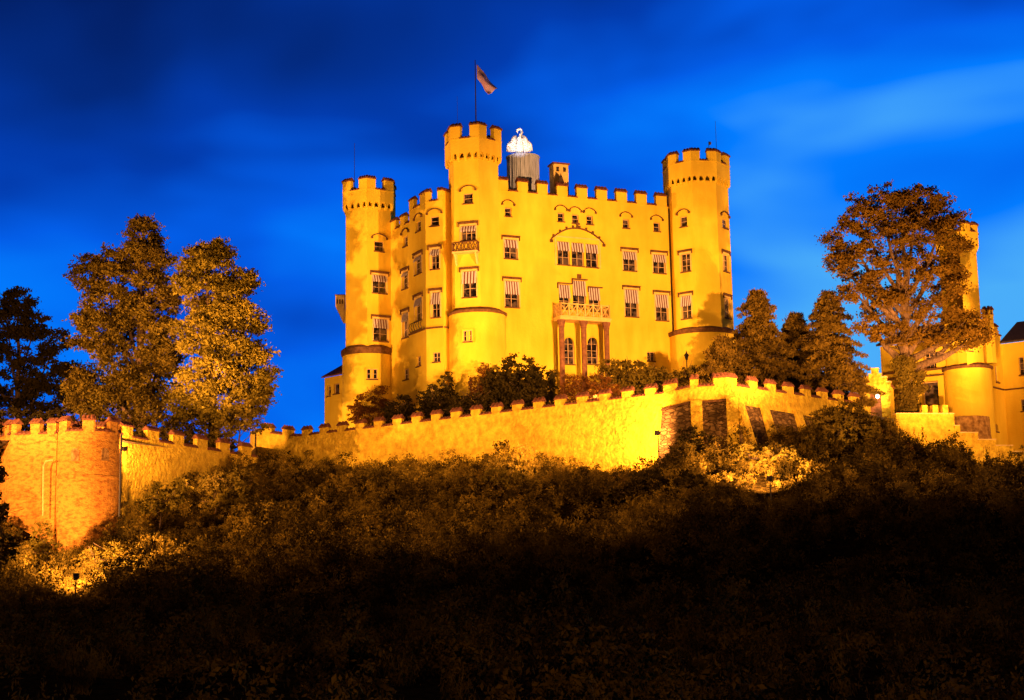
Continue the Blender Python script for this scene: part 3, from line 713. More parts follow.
# swan statue (its own thing)
def swan():
    base = Vector((rx.x - .35, rx.y - .75, zt + .16)); s_c = 1.12; s = MB()
    import bmesh
    def ell(c, rx_, ry_, rz_, tilt=0, n=14):
        vs = []; fs = []
        m = Matrix.Rotation(R_(tilt), 3, 'Y')
        for i in range(n + 1):
            ph = math.pi * i / n
            for j in range(n):
                th = 2 * math.pi * j / n; v = m @ Vector((rx_ * math.sin(ph) * math.cos(th), ry_ * math.sin(ph) * math.sin(th), rz_ * math.cos(ph))); vs.append(base + Vector(c) + v)
        for i in range(n):
            for j in range(n): fs.append((i * n + j, i * n + (j + 1) % n, (i + 1) * n + (j + 1) % n, (i + 1) * n + j))
        s.add(vs, fs)
    ell((0, 0, .72), .55, .70, .74)
    # wings raised and hanging at the sides like a cloak, scalloped with long feathers
    for sg in (-1, 1):
        ell((sg * .52, -.12, 1.16), .36, .34, .70, -sg * 14)
        for k in range(6):
            t = k / 5; a = Vector((sg * (.34 + .40 * t), -.28 + .05 * k, 1.74 - .40 * t)); b = Vector((sg * (.50 + .72 * t), -.26 + .08 * k, .12 + .22 * t * t))
            s.tube([base + a, base + (a * .5 + b * .5) + Vector((sg * .10, -.05, .06)), base + b], [.13, .17, .07], 7)
    nk = [(0, -.45, 1.0), (0, -.55, 1.45), (.14, -.55, 1.72), (.27, -.55, 1.98), (.20, -.57, 2.24), (.0, -.6, 2.32), (-.18, -.62, 2.2), (-.20, -.64, 2.02)]
    s.tube([base + Vector(p) for p in nk], [.30, .24, .17, .13, .12, .13, .14, .10], 8)
    s.tube([base + Vector((-.19, -.65, 2.06)), base + Vector((-.14, -.72, 1.86))], [.08, .025], 6)
    s.v = [tuple(base + (Vector(p) - base) * s_c) for p in s.v]
    pd = MB(); pd.lathe((base.x, base.y), [(.55, zt - .02), (.55, zt + .1), (.42, zt + .14), (.42, zt + .3)], 16)
    s.add(pd.v, pd.f)
    o = s.build('swan_statue', M['swan'], None, True)
    tag(o, 'white swan statue with spread wings on the grey rooftop drum', 'statue')
    spot('swan_spotlight', (ct['c'].x + 3.4, ct['c'].y - 2.0, ct['z_sill'] - 2.2), (rx.x - .1, rx.y, zt + 2.3), 3800, 24, .7, .1, (.92, .96, 1))
swan()

# masts and flag
def mast(px, ytop, ybot, Y, label, r=.035, name='roof_antenna', cat='antenna'):
    a = at(px, ybot, Y); a.z -= 1.2; z = zat(px, ytop, Y); m = MB(); m.tube([a, (a.x, a.y, z)], [r, r * .6], 6)
    return a, z, m
a, z, m = mast(354.5, 143, 178, 159, ''); tag(m.build('roof_antenna', M['metal']), 'thin antenna on top of the left corner tower', 'antenna')
a, z, m = mast(457.5, 96, 123, 150.5, '', .02); tag(m.build('roof_antenna', M['metal']), 'very thin antenna beside the flagpole on the tallest tower', 'antenna')
a, z, m = mast(716.5, 121, 150, 160, '', .03); tag(m.build('roof_antenna', M['metal']), 'thin antenna on top of the right corner tower', 'antenna')
fp, zt_f, m = mast(476, 60, 124, 149.5, '', .075)
fpt = thing('flagpole', fp, 'tall dark flagpole on the tallest tower flying a pale red flag', 'flagpole')
m.build('pole', M['metal'], fpt)
ff = MB(); nu, nv = 10, 22; V = []
top = at(476.8, 64, 149.4); 
def curve(cp, t):
    t *= len(cp) - 1; k = min(int(t), len(cp) - 2); return tuple(lerp(cp[k][q], cp[k + 1][q], t - k) for q in (0, 1))
hoist = [(0, 0), (.72, -.85), (1.32, -1.75), (2.15, -2.75)]; foot = [(0, -1.55), (.45, -2.1), (.80, -2.8), (1.15, -3.35)]
for j in range(nv + 1):
    for i in range(nu + 1):
        v = j / nv; u = i / nu; a_, b_ = curve(hoist, v), curve(foot, v); wob = .07 * math.sin(v * 9) * (1 - abs(2 * u - 1))
        x = top.x + lerp(a_[0], b_[0], u) + wob; zz = top.z + lerp(a_[1], b_[1], u)
        V.append((x, top.y + (.26 * math.sin(u * 6.5 + v * 3.0) + .15 * math.sin(v * 11)) * min(1, v * 2.5), zz))
fcs = [(j * (nu + 1) + i, j * (nu + 1) + i + 1, (j + 1) * (nu + 1) + i + 1, (j + 1) * (nu + 1) + i) for j in range(nv) for i in range(nu)]
ff.add(V, fcs); fo = ff.build('flag', M['flagp'], fpt, True)
so = fo.modifiers.new('thick', 'SOLIDIFY'); so.thickness = .02
ws = MB(); q = at(709, 150, 158.5); q.z -= .6; zz = zat(709, 141.5, 158.5); ws.tube([q, (q.x, q.y, zz)], [.03, .03], 6); wo = thing('lightning_sensor', q, 'small white topped sensor mast on the right corner tower', 'sensor'); ws.build('mast', M['metal'], wo)
w2 = MB(); w2.lathe((q.x + .12, q.y), [(.02, zz - .42), (.16, zz - .3), (.16, zz - .1), (.03, zz)], 10); w2.build('sensor_head', M['frame'], wo)

# =================================================================== RAMPARTS
def rampart(name, label, pts, merl, zdown, mh, wm, thick=.9, extra_z=None, spacing=None, mw=.45):
    """pts: (px, py_sill, Y)"""
    P = [at(*p) for p in pts]; p2 = [v2(p) for p in P]; zs = [p.z for p in P]
    c = sum(P, Vector()) / len(P)
    t = thing(name, (c.x, c.y, min(zs) - 5), label, 'rampart')
    inn = offset(p2, -thick, False); mb = MB()
    for i in range(len(p2) - 1):
        L = (p2[i + 1] - p2[i]).length; k = max(1, int(L / 2.5))
        for q in range(k):
            a, b = q / k, (q + 1) / k
            A_, B_ = lerp(p2[i], p2[i + 1], a), lerp(p2[i], p2[i + 1], b); C_, D_ = lerp(inn[i], inn[i + 1], b), lerp(inn[i], inn[i + 1], a); za, zb = lerp(zs[i], zs[i + 1], a), lerp(zs[i], zs[i + 1], b)
            mb.hexa([p3(A_, za - zdown), p3(B_, zb - zdown), p3(C_, zb - zdown), p3(D_, za - zdown)], [p3(A_, za), p3(B_, zb), p3(C_, zb), p3(D_, za)])
    mb.build('wall', wm, t)
    spec = []
    for i in range(len(p2) - 1):
        L = (p2[i + 1] - p2[i]).length
        if merl[i] is None: spec.append(None); continue
        if isinstance(merl[i], int):
            n = merl[i]; spec.append([((k + .5 - mw / 2) / n, (k + .5 + mw / 2) / n) for k in range(n)])
        else: spec.append(merl[i])
    A, T = crenels(p2, False, zs, spec, .42, mh)
    A.build('battlement', wm, t); T.build('roof_tiles', M['tile'], t)
    return t, p2, zs
# far-left piece, round turret, receding wall
rampart('rampart_wall', 'short orange rampart wall left of the round turret', [(-30, 442, 131), (11, 434, 117.6), (57, 433, 116.2)], [5, [(0, .12), (.42, .62), (.78, .97)]], 12, .85, M['turretstone'])
rampart('rampart_wall', 'bright rampart wall running back from the round turret towards the trees', [(113, 434, 118), (257, 457, 138)], [6], 12, .85, M['plaster'])
def turret():
    c = plan(88, 118.0, 440); k = 118 / F; R = 32.5 * k; zt = zat(88, 430, 115.5)
    t = thing('round_turret', (c.x, c.y, zt - 8), 'round weathered orange turret bulging from the left rampart', 'turret')
    b = MB(); zb = zat(88, 545, 115); b.lathe(c, [(R * .80, zb - 2), (R * .93, zb + .5), (R, zb + 3.5), (R, zt)], 48); b.build('wall', M['turretstone'], t, False)
    n = 14; pts = [c + Vector((math.sin(a), -math.cos(a))) * R for a in [2 * math.pi * i / n - math.pi / 2 - .24 for i in range(n)]]
    sp = [[(.0, .5)] if i % 2 == 0 else [(.5, 1.)] for i in range(n)]
    sp = [[(.25, 1)] if i % 2 == 0 else [(0, .12)] for i in range(n)]
    A, T = crenels(pts, True, [zt] * n, sp, .42, .85); A.build('battlement', M['turretstone'], t); T.build('roof_tiles', M['tile'], t)
    for px in (75, 105):     # two blocked arrow slits
        rd = ray(px, 455); dd = Vector((rd.x, rd.y)); q = (v2(CAM) - c); a_ = dd.dot(dd); b_ = 2 * dd.dot(q); c_ = q.dot(q) - R * R; tt = (-b_ - math.sqrt(b_ * b_ - 4 * a_ * c_)) / (2 * a_); h = CAM + rd * tt
        s = MB(); nn = (v2(h) - c).normalized(); tg = Vector((-nn.y, nn.x)); p0 = v2(h) - tg * .32 + nn * .0; W = Wall(p0, p0 + tg * .64)
        W.bx(s, 0, .64, -.1, .02, h.z - .45, h.z + .35); W.bx(s, .1, .54, -.1, .018, h.z + .355, h.z + .52); s.build('blocked_slit', M['oldplaster'], t)
    # faint horizontal ledge
    lg = MB(); lg.lathe(c, [(R + .0, zat(88, 478, 115.5)), (R + .05, zat(88, 477, 115.5)), (R + .05, zat(88, 475, 115.5)), (R, zat(88, 474, 115.5))], 48); lg.build('ledge', M['turretstone'], t)
turret()
dpz = MB(); q = at(120.5, 470, 116.4); dpz.tube([(q.x, q.y, zat(120, 517, 116.4)), (q.x, q.y, zat(120, 434, 116.4))], [.08, .08], 8)
tag(dpz.build('drainpipe', M['metal']), 'dark drainpipe in the corner between round turret and bright wall', 'drainpipe')

tm, mp2, mzs = rampart('rampart_wall', 'long bright yellow rampart wall climbing from the trees to the bastion below the castle',
    [(250, 431, 160), (257, 431, 151.5), (297, 436, 148.0), (662, 393, 126.2)], [None, 2, 18], 14, .58, M['plaster'], mw=.46)
# bastion: corner and right flank
bt, bp2, bzs = rampart('bastion', 'rampart bastion with buttresses and stone panels at the castle corner', [(662, 393, 126.0), (690, 386.5, 124.6), (728, 384, 124.2), (862, 404, 141.5)],
    [[(.05, .5)], [(.0, .22), (.62, 1)], [(0, .06)] + [(.14 + i * .13, .14 + i * .13 + .06) for i in range(7)]], 14, .66, M['plaster'])
# battered base of the bastion with slanting ribs
def batter():
    segs = [(Vector(bp2[0]), Vector(bp2[1]), bzs[0], bzs[1]), (Vector(bp2[1]), Vector(bp2[2]), bzs[1], bzs[2]), (Vector(bp2[2]), Vector(bp2[3]), bzs[2], bzs[3])]
    st = MB(); rb = MB()
    out = offset([Vector(p) for p in bp2], 2.4, False)
    for i in range(3):
        a, b, za, zb = segs[i]
        n = 1
        za -= 1.6; zb -= 1.5
        if i == 2: zb -= .6
        st.hexa([p3(out[i], za - 9), p3(out[i + 1], zb - 9), p3(b, zb - 9), p3(a, za - 9)], [p3(lerp(a, out[i], .06), za), p3(lerp(b, out[i + 1], .06), zb), p3(b, zb), p3(a, za)])
        W = Wall(a, b)
        ribs = {0: [], 1: [.0, .93], 2: [.03, .20, .44, .72]}[i]
        for r in ribs:
            w = .95 if i == 1 else 1.0; u = r * W.L
            z = lerp(za, zb, r) + .35; nb = 3.1
            rb.hexa([W.P(u, nb, z - 9), W.P(u + w, nb, z - 9), W.P(u + w, 0, z - 9), W.P(u, 0, z - 9)], [W.P(u, .35, z), W.P(u + w, .35, z), W.P(u + w, .01, z), W.P(u, .01, z)])
    st.build('stone_panel', M['rubble'], bt); rb.build('buttress', M['plaster'], bt)
    ld = MB()
    for i in (0, 1):
        a, b, za, zb = segs[i]; W = Wall(a, b); 
        ld.hexa([W.P(0, .35, za - 1.55), W.P(W.L, .35, zb - 1.45), W.P(W.L, 0.01, zb - 1.45), W.P(0, 0.01, za - 1.55)], [W.P(0, .2, za - 1.35), W.P(W.L, .2, zb - 1.25), W.P(W.L, 0.01, zb - 1.2), W.P(0, .01, za - 1.3)])
    ld.build('coping', M['trim'], bt)
batter()

# stair-stepped boundary wall on the right
def stepwall():
    xs_ = [(896, 954, 414), (954, 960, 426), (960, 978, 433), (978, 996, 440), (996, 1013, 446), (1013, 1032, 452), (1032, 1060, 459)]
    a0 = plan(896, 136.5, 420); b0 = plan(1060, 139, 420); W = Wall(a0, b0)
    t = thing('stepped_wall', p3(a0, 14), 'orange boundary wall stepping down to the right below the gate tower', 'wall')
    mb = MB(); mt = MB(); bt_ = MB()
    for xa, xb, y in xs_:
        ua, z = W.hit(xa, y); ub, _ = W.hit(xb, y); W.bx(mb, ua, ub - .003, -.6, 0, 8, z); W.bx(mt, ua - .05, ub - .01, -.68, .1, z + .003, z + .1)
    for x in (922, 932.5, 942.5):
        u, z = W.hit(x, 405); u2, _ = W.hit(x + 5.5, 405); _, zl = W.hit(x, 414); W.bx(bt_, u, u2, -.55, -.02, zl + .1, z)
    mb.build('wall', M['plaster'], t); mt.build('coping', M['lighttrim'], t); bt_.build('battlement', M['plaster'], t)
stepwall()

# gatehouse with stepped gable
def gatehouse():
    a = plan(859.5, 146, 400); b = plan(890, 145, 400); W = Wall(a, b)
    t = thing('gatehouse', p3(a, 17), 'small yellow gatehouse with stepped gable and a lit lamp in its arch', 'gatehouse')
    def z(y): return W.hit(875, y)[1]
    mb = MB(); cap_ = MB()
    steps = [(859.5, 863.5, 381), (863.5, 869, 376.5), (869, 871.5, 374.5), (871.5, 878.5, 369), (878.5, 881, 374.5), (881, 886.5, 378), (886.5, 890, 383)]
    hole = (869.5, 881.0, 392.0)
    uh0, _ = W.hit(hole[0], 395); uh1, _ = W.hit(hole[1], 395); zh = z(392)
    for xa, xb, y in steps:
        ua, ub = W.hit(xa, 380)[0], W.hit(xb, 380)[0]; zz = z(y)
        W.bx(mb, ua, ub, -.7, 0, zh + .02, zz); W.bx(cap_, ua - .06, ub + .06, -.76, .07, zz + .002, zz + .12)
    W.bx(mb, 0, uh0, -.7, 0, ZB, zh + .02); W.bx(mb, uh1, W.L, -.7, 0, ZB, zh + .02)
    W.bx(mb, 0, W.L, -4.0, -3.4, ZB, z(385)); W.bx(mb, 0, .5, -3.4, -.7, ZB, z(385)); W.bx(mb, W.L - .5, W.L, -3.4, -.7, ZB, z(385))
    mb.build('wall', M['plaster'], t); cap_.build('gable_coping', M['lighttrim'], t)
    r = MB(); W.bx(r, -.1, W.L + .1, -4.1, -.7, z(385) + .01, z(385) + .2); r.build('roof', M['tile'], t)
    d = MB(); W.bx(d, uh0, uh1, -.5, -.42, ZB, zh); d.build('door', M['redstone'], t)
    lp = thing('gate_lamp', W.P(W.hit(878, 397)[0], .4, z(397)), 'lit white lamp hanging in front of the gatehouse arch', 'lamp')
    c = Vector(lp.location); g = MB(); g.lathe((c.x, c.y), [(.05, c.z - .2), (.17, c.z - .1), (.19, c.z + .05), (.10, c.z + .18)], 12); g.build('lamp_glass', M['lamp'], lp)
    s = MB(); s.tube([(c.x, c.y, c.z + .18), (c.x, c.y, c.z + .32), W.P(W.hit(878, 397)[0], .0, c.z + .36)], [.06, .03, .03], 6); s.build('bracket', M['metal'], lp)
    l = bpy.data.lights.new('gate_lamp_bulb', 'POINT'); l.energy = 120; l.color = (1, .7, .35); l.shadow_soft_size = .2
    o = bpy.data.objects.new('gate_lamp_bulb', l); COL.objects.link(o); o.location = (c.x, c.y - .35, c.z); 
gatehouse()

# right-hand building group
def right_building():
    t = thing('gate_tower_building', p3(plan(962, 147, 400), 17), 'tall gate tower with round base and yellow crenellated wing behind the big tree', 'building')
    tw = polygon_tower(960.5, 149, 19.5, 22.5, 8, 10, 222, 231, (242, 248), 366, 960, (962.5, 23.5, 365, 1, []), t, wins=[(0, 963, 344, 6, 12, dict(hood='label'))])
    st = MB(); c = plan(966, 148.2, 430); st.lathe(c, [(2.5, 12), (2.35, zat(966, 416, 146))], 40); st.build('stone_plinth', M['oldplaster'], t)
    # left block
    a, b = plan(882, 153, 380), plan(952, 149.2, 380); W = Wall(a, b)
    W.win(929.5, 359, 13, 20, cols=3, rows=3); W.win(930, 393, 17, 24, cols=1, rows=1)
    zt = W.hit(915, 343)[1]; build_wall(W, ZB, zt, t, depth=1.0)
    for w in W.w: build_window(W, w, t)
    q = MB(); q.quad(p3(a + Vector((2, 8)), ZB), p3(a, ZB), p3(a, zt), p3(a + Vector((2, 8)), zt)); q.build('wall', M['stucco'], t)
    r = MB(); r.hexa([W.P(-.3, .4, zt), W.P(W.L, .4, zt), W.P(W.L, -6, zt + 2.6), W.P(1.2, -6, zt + 2.6)], [W.P(-.3, .4, zt + .2), W.P(W.L, .4, zt + .2), W.P(W.L, -6, zt + 2.8), W.P(1.2, -6, zt + 2.8)]); r.build('roof', M['roof'], t)
    s = MB(); W.bx(s, 0, W.L, .002, .3, W.hit(915, 372)[1], W.hit(915, 372)[1] + .18); W.bx(s, 0.2, W.L, .002, .5, W.hit(915, 378)[1], W.hit(915, 378)[1] + .1); s.build('string_course', M['trim'], t)
    # right wing: one face receding, one coming forward
    p0, p1, p2_ = plan(972, 147.3, 380), plan(1003.5, 153.5, 380), plan(1090, 148, 380)
    W1, W2 = Wall(p0, p1), Wall(p1, p2_)
    for x, y, w, h in ((988, 368, 3, 14), (997, 374, 3, 16), (989, 425, 2.5, 7), (997, 428, 2.5, 7)): W1.win(x, y, w, h, cols=1)
    for x, y, w, h in ((1021.5, 366, 5, 18), (1024, 405, 6, 12)): W2.win(x, y, w, h, cols=1)
    z1 = W1.hit(985, 331)[1]; z2 = W2.hit(1010, 343)[1]
    build_wall(W1, ZB - 3, z1, t); build_wall(W2, ZB - 3, z2, t)
    for W_ in (W1, W2):
        for w in W_.w: build_window(W_, w, t)
    A, T = crenels([p0, p1], False, [z1] * 2, [[(.04 + i * .16, .04 + i * .16 + .09) for i in range(6)]], .42, .9); A.build('battlement', M['stucco'], t); T.build('roof_tiles', M['tile'], t)
    r = MB(); r.hexa([W2.P(-.0, .3, z2), W2.P(W2.L, .3, z2), W2.P(W2.L, -5, z2 + 2.8), W2.P(0, -5, z2 + 2.8)], [W2.P(-.0, .3, z2 + .2), W2.P(W2.L, .3, z2 + .2), W2.P(W2.L, -5, z2 + 3.0), W2.P(0, -5, z2 + 3.0)]); r.build('roof', M['roof'], t)
    s = MB()
    for W_ in (W1, W2): z = W1.hit(997, 389)[1]; W_.bx(s, .15, W_.L - .15, .002, .14, z, z + .14)
    s.build('string_course', M['trim'], t)
    # small corner turret on the roof
    ct_ = plan(988, 148.5, 320); zb = zat(988, 334, 148.5); k = 148.5 / F
    n = 6; ring = [ct_ + Vector((math.sin(R_(i * 60)), -math.cos(R_(i * 60)))) * .55 for i in range(n)]
    tb = MB(); z_s = zat(988, 315, 148.5); tb.hexa([p3(p, zb - 3) for p in ring[:4]], [p3(p, z_s) for p in ring[:4]]); tb.hexa([p3(ring[i], zb - 3) for i in (3, 4, 5, 0)], [p3(ring[i], z_s) for i in (3, 4, 5, 0)])
    A, T = crenels(ring, True, [z_s] * n, [[(0, .3), (.7, 1)]] * n, .2, .5, ov=.08); 
    tb.build('corner_turret', M['stucco'], t); A.build('battlement', M['stucco'], t); T.build('roof_tiles', M['tile'], t)
right_building()

# =================================================================== FLOODLIGHT FIXTURES
def floodlight(name, px, py, Y, target, label, power, angle, pole=True, blend=.5, off=.35, group=None):
    p = at(px, py, Y); g = float(terr(p.x, p.y)[0]); t = thing(name, (p.x, p.y, g), label, 'floodlight', group)
    d = (Vector(target) - p).normalized(); side = d.cross(Vector((0, 0, 1))).normalized(); up = side.cross(d)
    h = MB(); a, b = .20, .17
    def R4(o, s): return [p + d * o + side * (sx * a * s) + up * (sz * b * s) for sx, sz in ((-1, -1), (1, -1), (1, 1), (-1, 1))]
    h.hexa(R4(-.22, .6), R4(.12, 1.0)); ho = h.build('housing', M['metal'], t)
    v = MB(); v.hexa(R4(.12, 1.05), R4(.18, 1.1)); v.build('visor', M['metal'], t)
    l = MB(); q = R4(.184, .85); l.quad(*q); l.build('lens', M['lens'], t)
    if pole:
        s = MB(); s.tube([(p.x, p.y, g - .5), (p.x, p.y, p.z - .12)], [.05, .045], 8); s.build('pole', M['metal'], t)
    return spot('flood_or_fill_beam', p + d * off, target, power, angle, blend, .15), t
floodlight('floodlight', 76, 577, 102, at(100, 450, 118), 'dark floodlight on a pole in the weeds below the round turret', 26000, 110, blend=.35)
floodlight('floodlight', 770, 479, 110.5, at(740, 415, 123), 'floodlight on a pole in the grass below the bastion', 24000, 105, blend=.4)
floodlight('floodlight', 658, 433, 121.0, at(590, 430, 130), 'horn shaped floodlight near the wall at the bastion, aimed left', 15000, 125)
_, tf = floodlight('floodlight', 124, 449, 117.0, at(165, 440, 123), 'small floodlight fixed at the turret corner lighting the wall', 2500, 140, pole=False)
# low beams hidden among the shrubs light the long wall
for (px, py, Y, tg, pw) in ((310, 470, 134, (310, 445, 147), 3500), (420, 468, 127, (430, 435, 141), 4500), (520, 466, 122, (530, 430, 135), 5500),
                            (200, 492, 117, (200, 465, 130), 3500)):
    p = at(px, py, Y); p.z += 1.0; spot('flood_or_fill_beam', p, at(*tg), pw * .8, 110, .9, .3)
spot('flood_or_fill_beam', at(985, 425, 127), at(965, 432, 138), 9000, 95, .8, .3)  # unseen beam added to brighten the stepped wall
# unseen beams added to brighten the trees and the right building
spot('flood_or_fill_beam', at(170, 425, 128), at(235, 300, 142), 45000, 66, .7, .3)
spot('flood_or_fill_beam', (-38, 92, 17), at(150, 340, 145), 90000, 44, .7, .3)
spot('flood_or_fill_beam', at(960, 430, 112), at(905, 280, 141), 150000, 56, .7, .3)
spot('flood_or_fill_beam', (80, 118, 17), at(975, 340, 148), 60000, 40, .7, .3)
spot('flood_or_fill_beam', at(770, 400, 112), at(790, 350, 144), 30000, 44, .8, .3)

# gooseneck pipe on the far left wall
gp = MB(); a = at(43, 514, 116.0); gp.tube([at(43, 516, 116), at(43.5, 466, 116), at(46, 461, 116), at(53, 460, 116)], [.07, .07, .07, .06], 8)
tag(gp.build('gooseneck_pipe', M['lighttrim']), 'pale bent pipe rising in front of the far left wall', 'pipe')
# lanterns on the terrace
def lantern(px, py, Y, label):
    p = at(px, py, Y); t = thing('terrace_lantern', (p.x, p.y, p.z - 2.4), label, 'lantern', 'unlit terrace lanterns')
    s = MB(); s.tube([(p.x, p.y, p.z - 2.4), (p.x, p.y, p.z - .3)], [.07, .05], 8); s.build('post', M['metal'], t)
    l = MB(); l.lathe((p.x, p.y), [(.1, p.z - .3), (.22, p.z + .15), (.28, p.z + .18), (.06, p.z + .45), (.02, p.z + .65)], 6); l.build('lamp_head', M['metal'], t)
lantern(470.5, 384, 146, 'unlit dark lantern in front of the central round tower base')
lantern(686.5, 357, 152, 'unlit dark lantern in front of the right tower base')

# =================================================================== VEGETATION
def leaf_mesh(C_, S_, rng, ratio=.55, up=0.0):
    n = len(C_)
    u = rng.normal(size=(n, 3)); u[:, 2] *= (1 + up); u /= np.linalg.norm(u, axis=1)[:, None]
    w = rng.normal(size=(n, 3)); v = np.cross(u, w); v /= np.linalg.norm(v, axis=1)[:, None]
    S = S_[:, None]
    V = np.stack([C_ - u * S, C_ - v * S * ratio, C_ + u * S, C_ + v * S * ratio], 1).reshape(-1, 3)
    return V
def quads_obj(name, V, m, parent=None):
    n = len(V) // 4; me = bpy.data.meshes.new(name)
    me.vertices.add(len(V)); me.vertices.foreach_set('co', V.astype(np.float32).ravel())
    me.loops.add(n * 4); me.loops.foreach_set('vertex_index', np.arange(n * 4, dtype=np.int32))
    me.polygons.add(n); me.polygons.foreach_set('loop_start', np.arange(0, n * 4, 4, dtype=np.int32)); me.polygons.foreach_set('loop_total', np.full(n, 4, dtype=np.int32))
    me.materials.append(m); me.update(calc_edges=True); me.validate()
    o = bpy.data.objects.new(name, me); COL.objects.link(o)
    if parent is not None: attach(o, parent)
    return o

def crown_points(blobs, Y, rng, dens=1.0, clump=.75, per=26, depth=1.0, rough=True):
    """blobs: (px,py,rx,ry[,dY]) in pixels at depth Y"""
    out = []; B = []
    for b in blobs:
        dy = b[4] if len(b) > 4 else 0; c = np.array(at(b[0], b[1], Y + dy)); k = (Y + dy) / F; r = np.array([b[2] * k, (b[2] + b[3]) / 2 * k * depth, b[3] * k]) * (.97 if rough else 1)
        B.append((c, r))
        if rough:       # boughs standing out of the outline
            for _ in range(8):
                d = rng.normal(size=3); d /= np.linalg.norm(d); f = rng.uniform(.25, .42); B.append((c + d * r * rng.uniform(.78, 1.02), r * f * np.array([1.15, 1.15, .8])))
    for c, r in B:
        nc = int(dens * 9.0 * (r[0] * r[2] + r[0] * r[1] + r[1] * r[2]) / 3 / clump ** 2 * .75) + 3
        d = rng.normal(size=(nc, 3)); d /= np.linalg.norm(d, axis=1)[:, None]
        rad = rng.uniform(.25, 1.0, nc) ** .45
        cc = c + d * rad[:, None] * r
        cl = clump * rng.uniform(.45, 1.15, nc)
        for q in range(nc):
            m = int(per * rng.uniform(.5, 1.5) * min(1, r[0] / clump + .3)); out.append(cc[q] + rng.normal(size=(m, 3)) * cl[q] * np.array([.40, .40, .24]))
    return np.concatenate(out)

def tree(name, label, Y, base, blobs, m, rng, trunk_r=.45, leaf=.2, dens=1.0, group=None, cat='tree', clump=.8, per=26, limbs=True, split=.45, limb=.55, ratio=.55):
    bpx, bpy_ = base; b = at(bpx, bpy_, Y)
    t = thing(name, b, label, cat, group)
    tk = MB(); top = at(blobs[0][0], blobs[0][1], Y)
    h = top.z - b.z; pts = [b - Vector((0, 0, 1.2))]; rr = [trunk_r * 1.25]
    for k in range(1, 7):
        q = k / 6; pts.append(Vector((lerp(b.x, top.x, q ** 1.3) + .15 * math.sin(k * 2.1), b.y + .2 * math.sin(k * 1.3), lerp(b.z, top.z, q)))); rr.append(trunk_r * (1 - q * .88))
    tk.tube(pts, rr, 9)
    if limbs:
        for bl in blobs[1:]:
            e = at(bl[0], bl[1], Y + (bl[4] if len(bl) > 4 else 0)); 
            zf_ = min(.85, max(.15, (e.z - b.z) / h * split)); q = zf_ * 6; i = int(q); s = lerp(pts[i], pts[min(i + 1, 6)], q - i)
            r0 = trunk_r * (1 - zf_) * limb
            mid = lerp(s, e, .5) + Vector((rng.uniform(-.3, .3), rng.uniform(-.3, .3), -.06 * (e - s).length))
            tk.tube([s, mid, e], [r0, r0 * .65, .05], 7)
            for _ in range(4):
                dv = Vector(rng.normal(size=3)); dv.z = abs(dv.z) * .7; s2 = lerp(mid, e, rng.uniform(0, .8)); tk.tube([s2, s2 + dv.normalized() * rng.uniform(1, 2.2)], [r0 * .35, .02], 5)
    tk.build('trunk', M['bark'], t, True)
    C_ = crown_points(blobs, Y, rng, dens, clump, per, 1.0, trunk_r > .2); S_ = rng.uniform(.55, 1.15, len(C_)) * leaf
    quads_obj('crown', leaf_mesh(C_, S_, rng, ratio), m, t)
    return t

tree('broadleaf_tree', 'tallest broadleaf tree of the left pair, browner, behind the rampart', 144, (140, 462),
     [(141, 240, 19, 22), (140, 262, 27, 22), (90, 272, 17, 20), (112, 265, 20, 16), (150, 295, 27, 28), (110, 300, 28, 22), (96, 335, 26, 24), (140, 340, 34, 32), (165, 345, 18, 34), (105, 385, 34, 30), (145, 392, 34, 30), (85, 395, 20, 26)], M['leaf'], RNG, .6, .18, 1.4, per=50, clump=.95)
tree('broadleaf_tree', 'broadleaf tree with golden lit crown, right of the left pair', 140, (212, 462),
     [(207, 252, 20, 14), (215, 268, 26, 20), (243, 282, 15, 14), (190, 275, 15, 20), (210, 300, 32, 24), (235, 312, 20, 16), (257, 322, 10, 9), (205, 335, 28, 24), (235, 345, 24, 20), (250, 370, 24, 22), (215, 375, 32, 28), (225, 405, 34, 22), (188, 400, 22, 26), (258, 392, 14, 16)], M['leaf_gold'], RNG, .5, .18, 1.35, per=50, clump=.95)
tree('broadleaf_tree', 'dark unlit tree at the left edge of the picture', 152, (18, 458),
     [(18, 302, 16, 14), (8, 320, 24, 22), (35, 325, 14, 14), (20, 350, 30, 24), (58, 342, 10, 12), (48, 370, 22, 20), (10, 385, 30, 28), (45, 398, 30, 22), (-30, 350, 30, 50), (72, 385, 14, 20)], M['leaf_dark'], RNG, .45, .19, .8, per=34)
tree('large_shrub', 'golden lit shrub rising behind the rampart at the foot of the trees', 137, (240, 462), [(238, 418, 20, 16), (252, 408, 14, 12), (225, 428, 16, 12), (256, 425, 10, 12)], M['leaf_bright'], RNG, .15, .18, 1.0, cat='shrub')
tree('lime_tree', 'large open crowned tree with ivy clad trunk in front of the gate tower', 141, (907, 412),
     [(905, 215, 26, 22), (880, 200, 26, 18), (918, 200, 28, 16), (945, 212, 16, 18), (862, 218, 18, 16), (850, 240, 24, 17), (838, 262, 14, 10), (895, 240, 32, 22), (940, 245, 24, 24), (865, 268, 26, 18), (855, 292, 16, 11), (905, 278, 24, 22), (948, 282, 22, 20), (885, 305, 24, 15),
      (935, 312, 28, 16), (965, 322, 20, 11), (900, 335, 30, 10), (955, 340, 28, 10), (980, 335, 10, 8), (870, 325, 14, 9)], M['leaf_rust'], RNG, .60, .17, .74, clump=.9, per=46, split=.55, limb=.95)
iv = crown_points([(907, 395, 10, 18), (904, 370, 9, 16), (912, 385, 12, 16), (909, 407, 12, 9)], 140.4, RNG, 1.3, .5, 26)
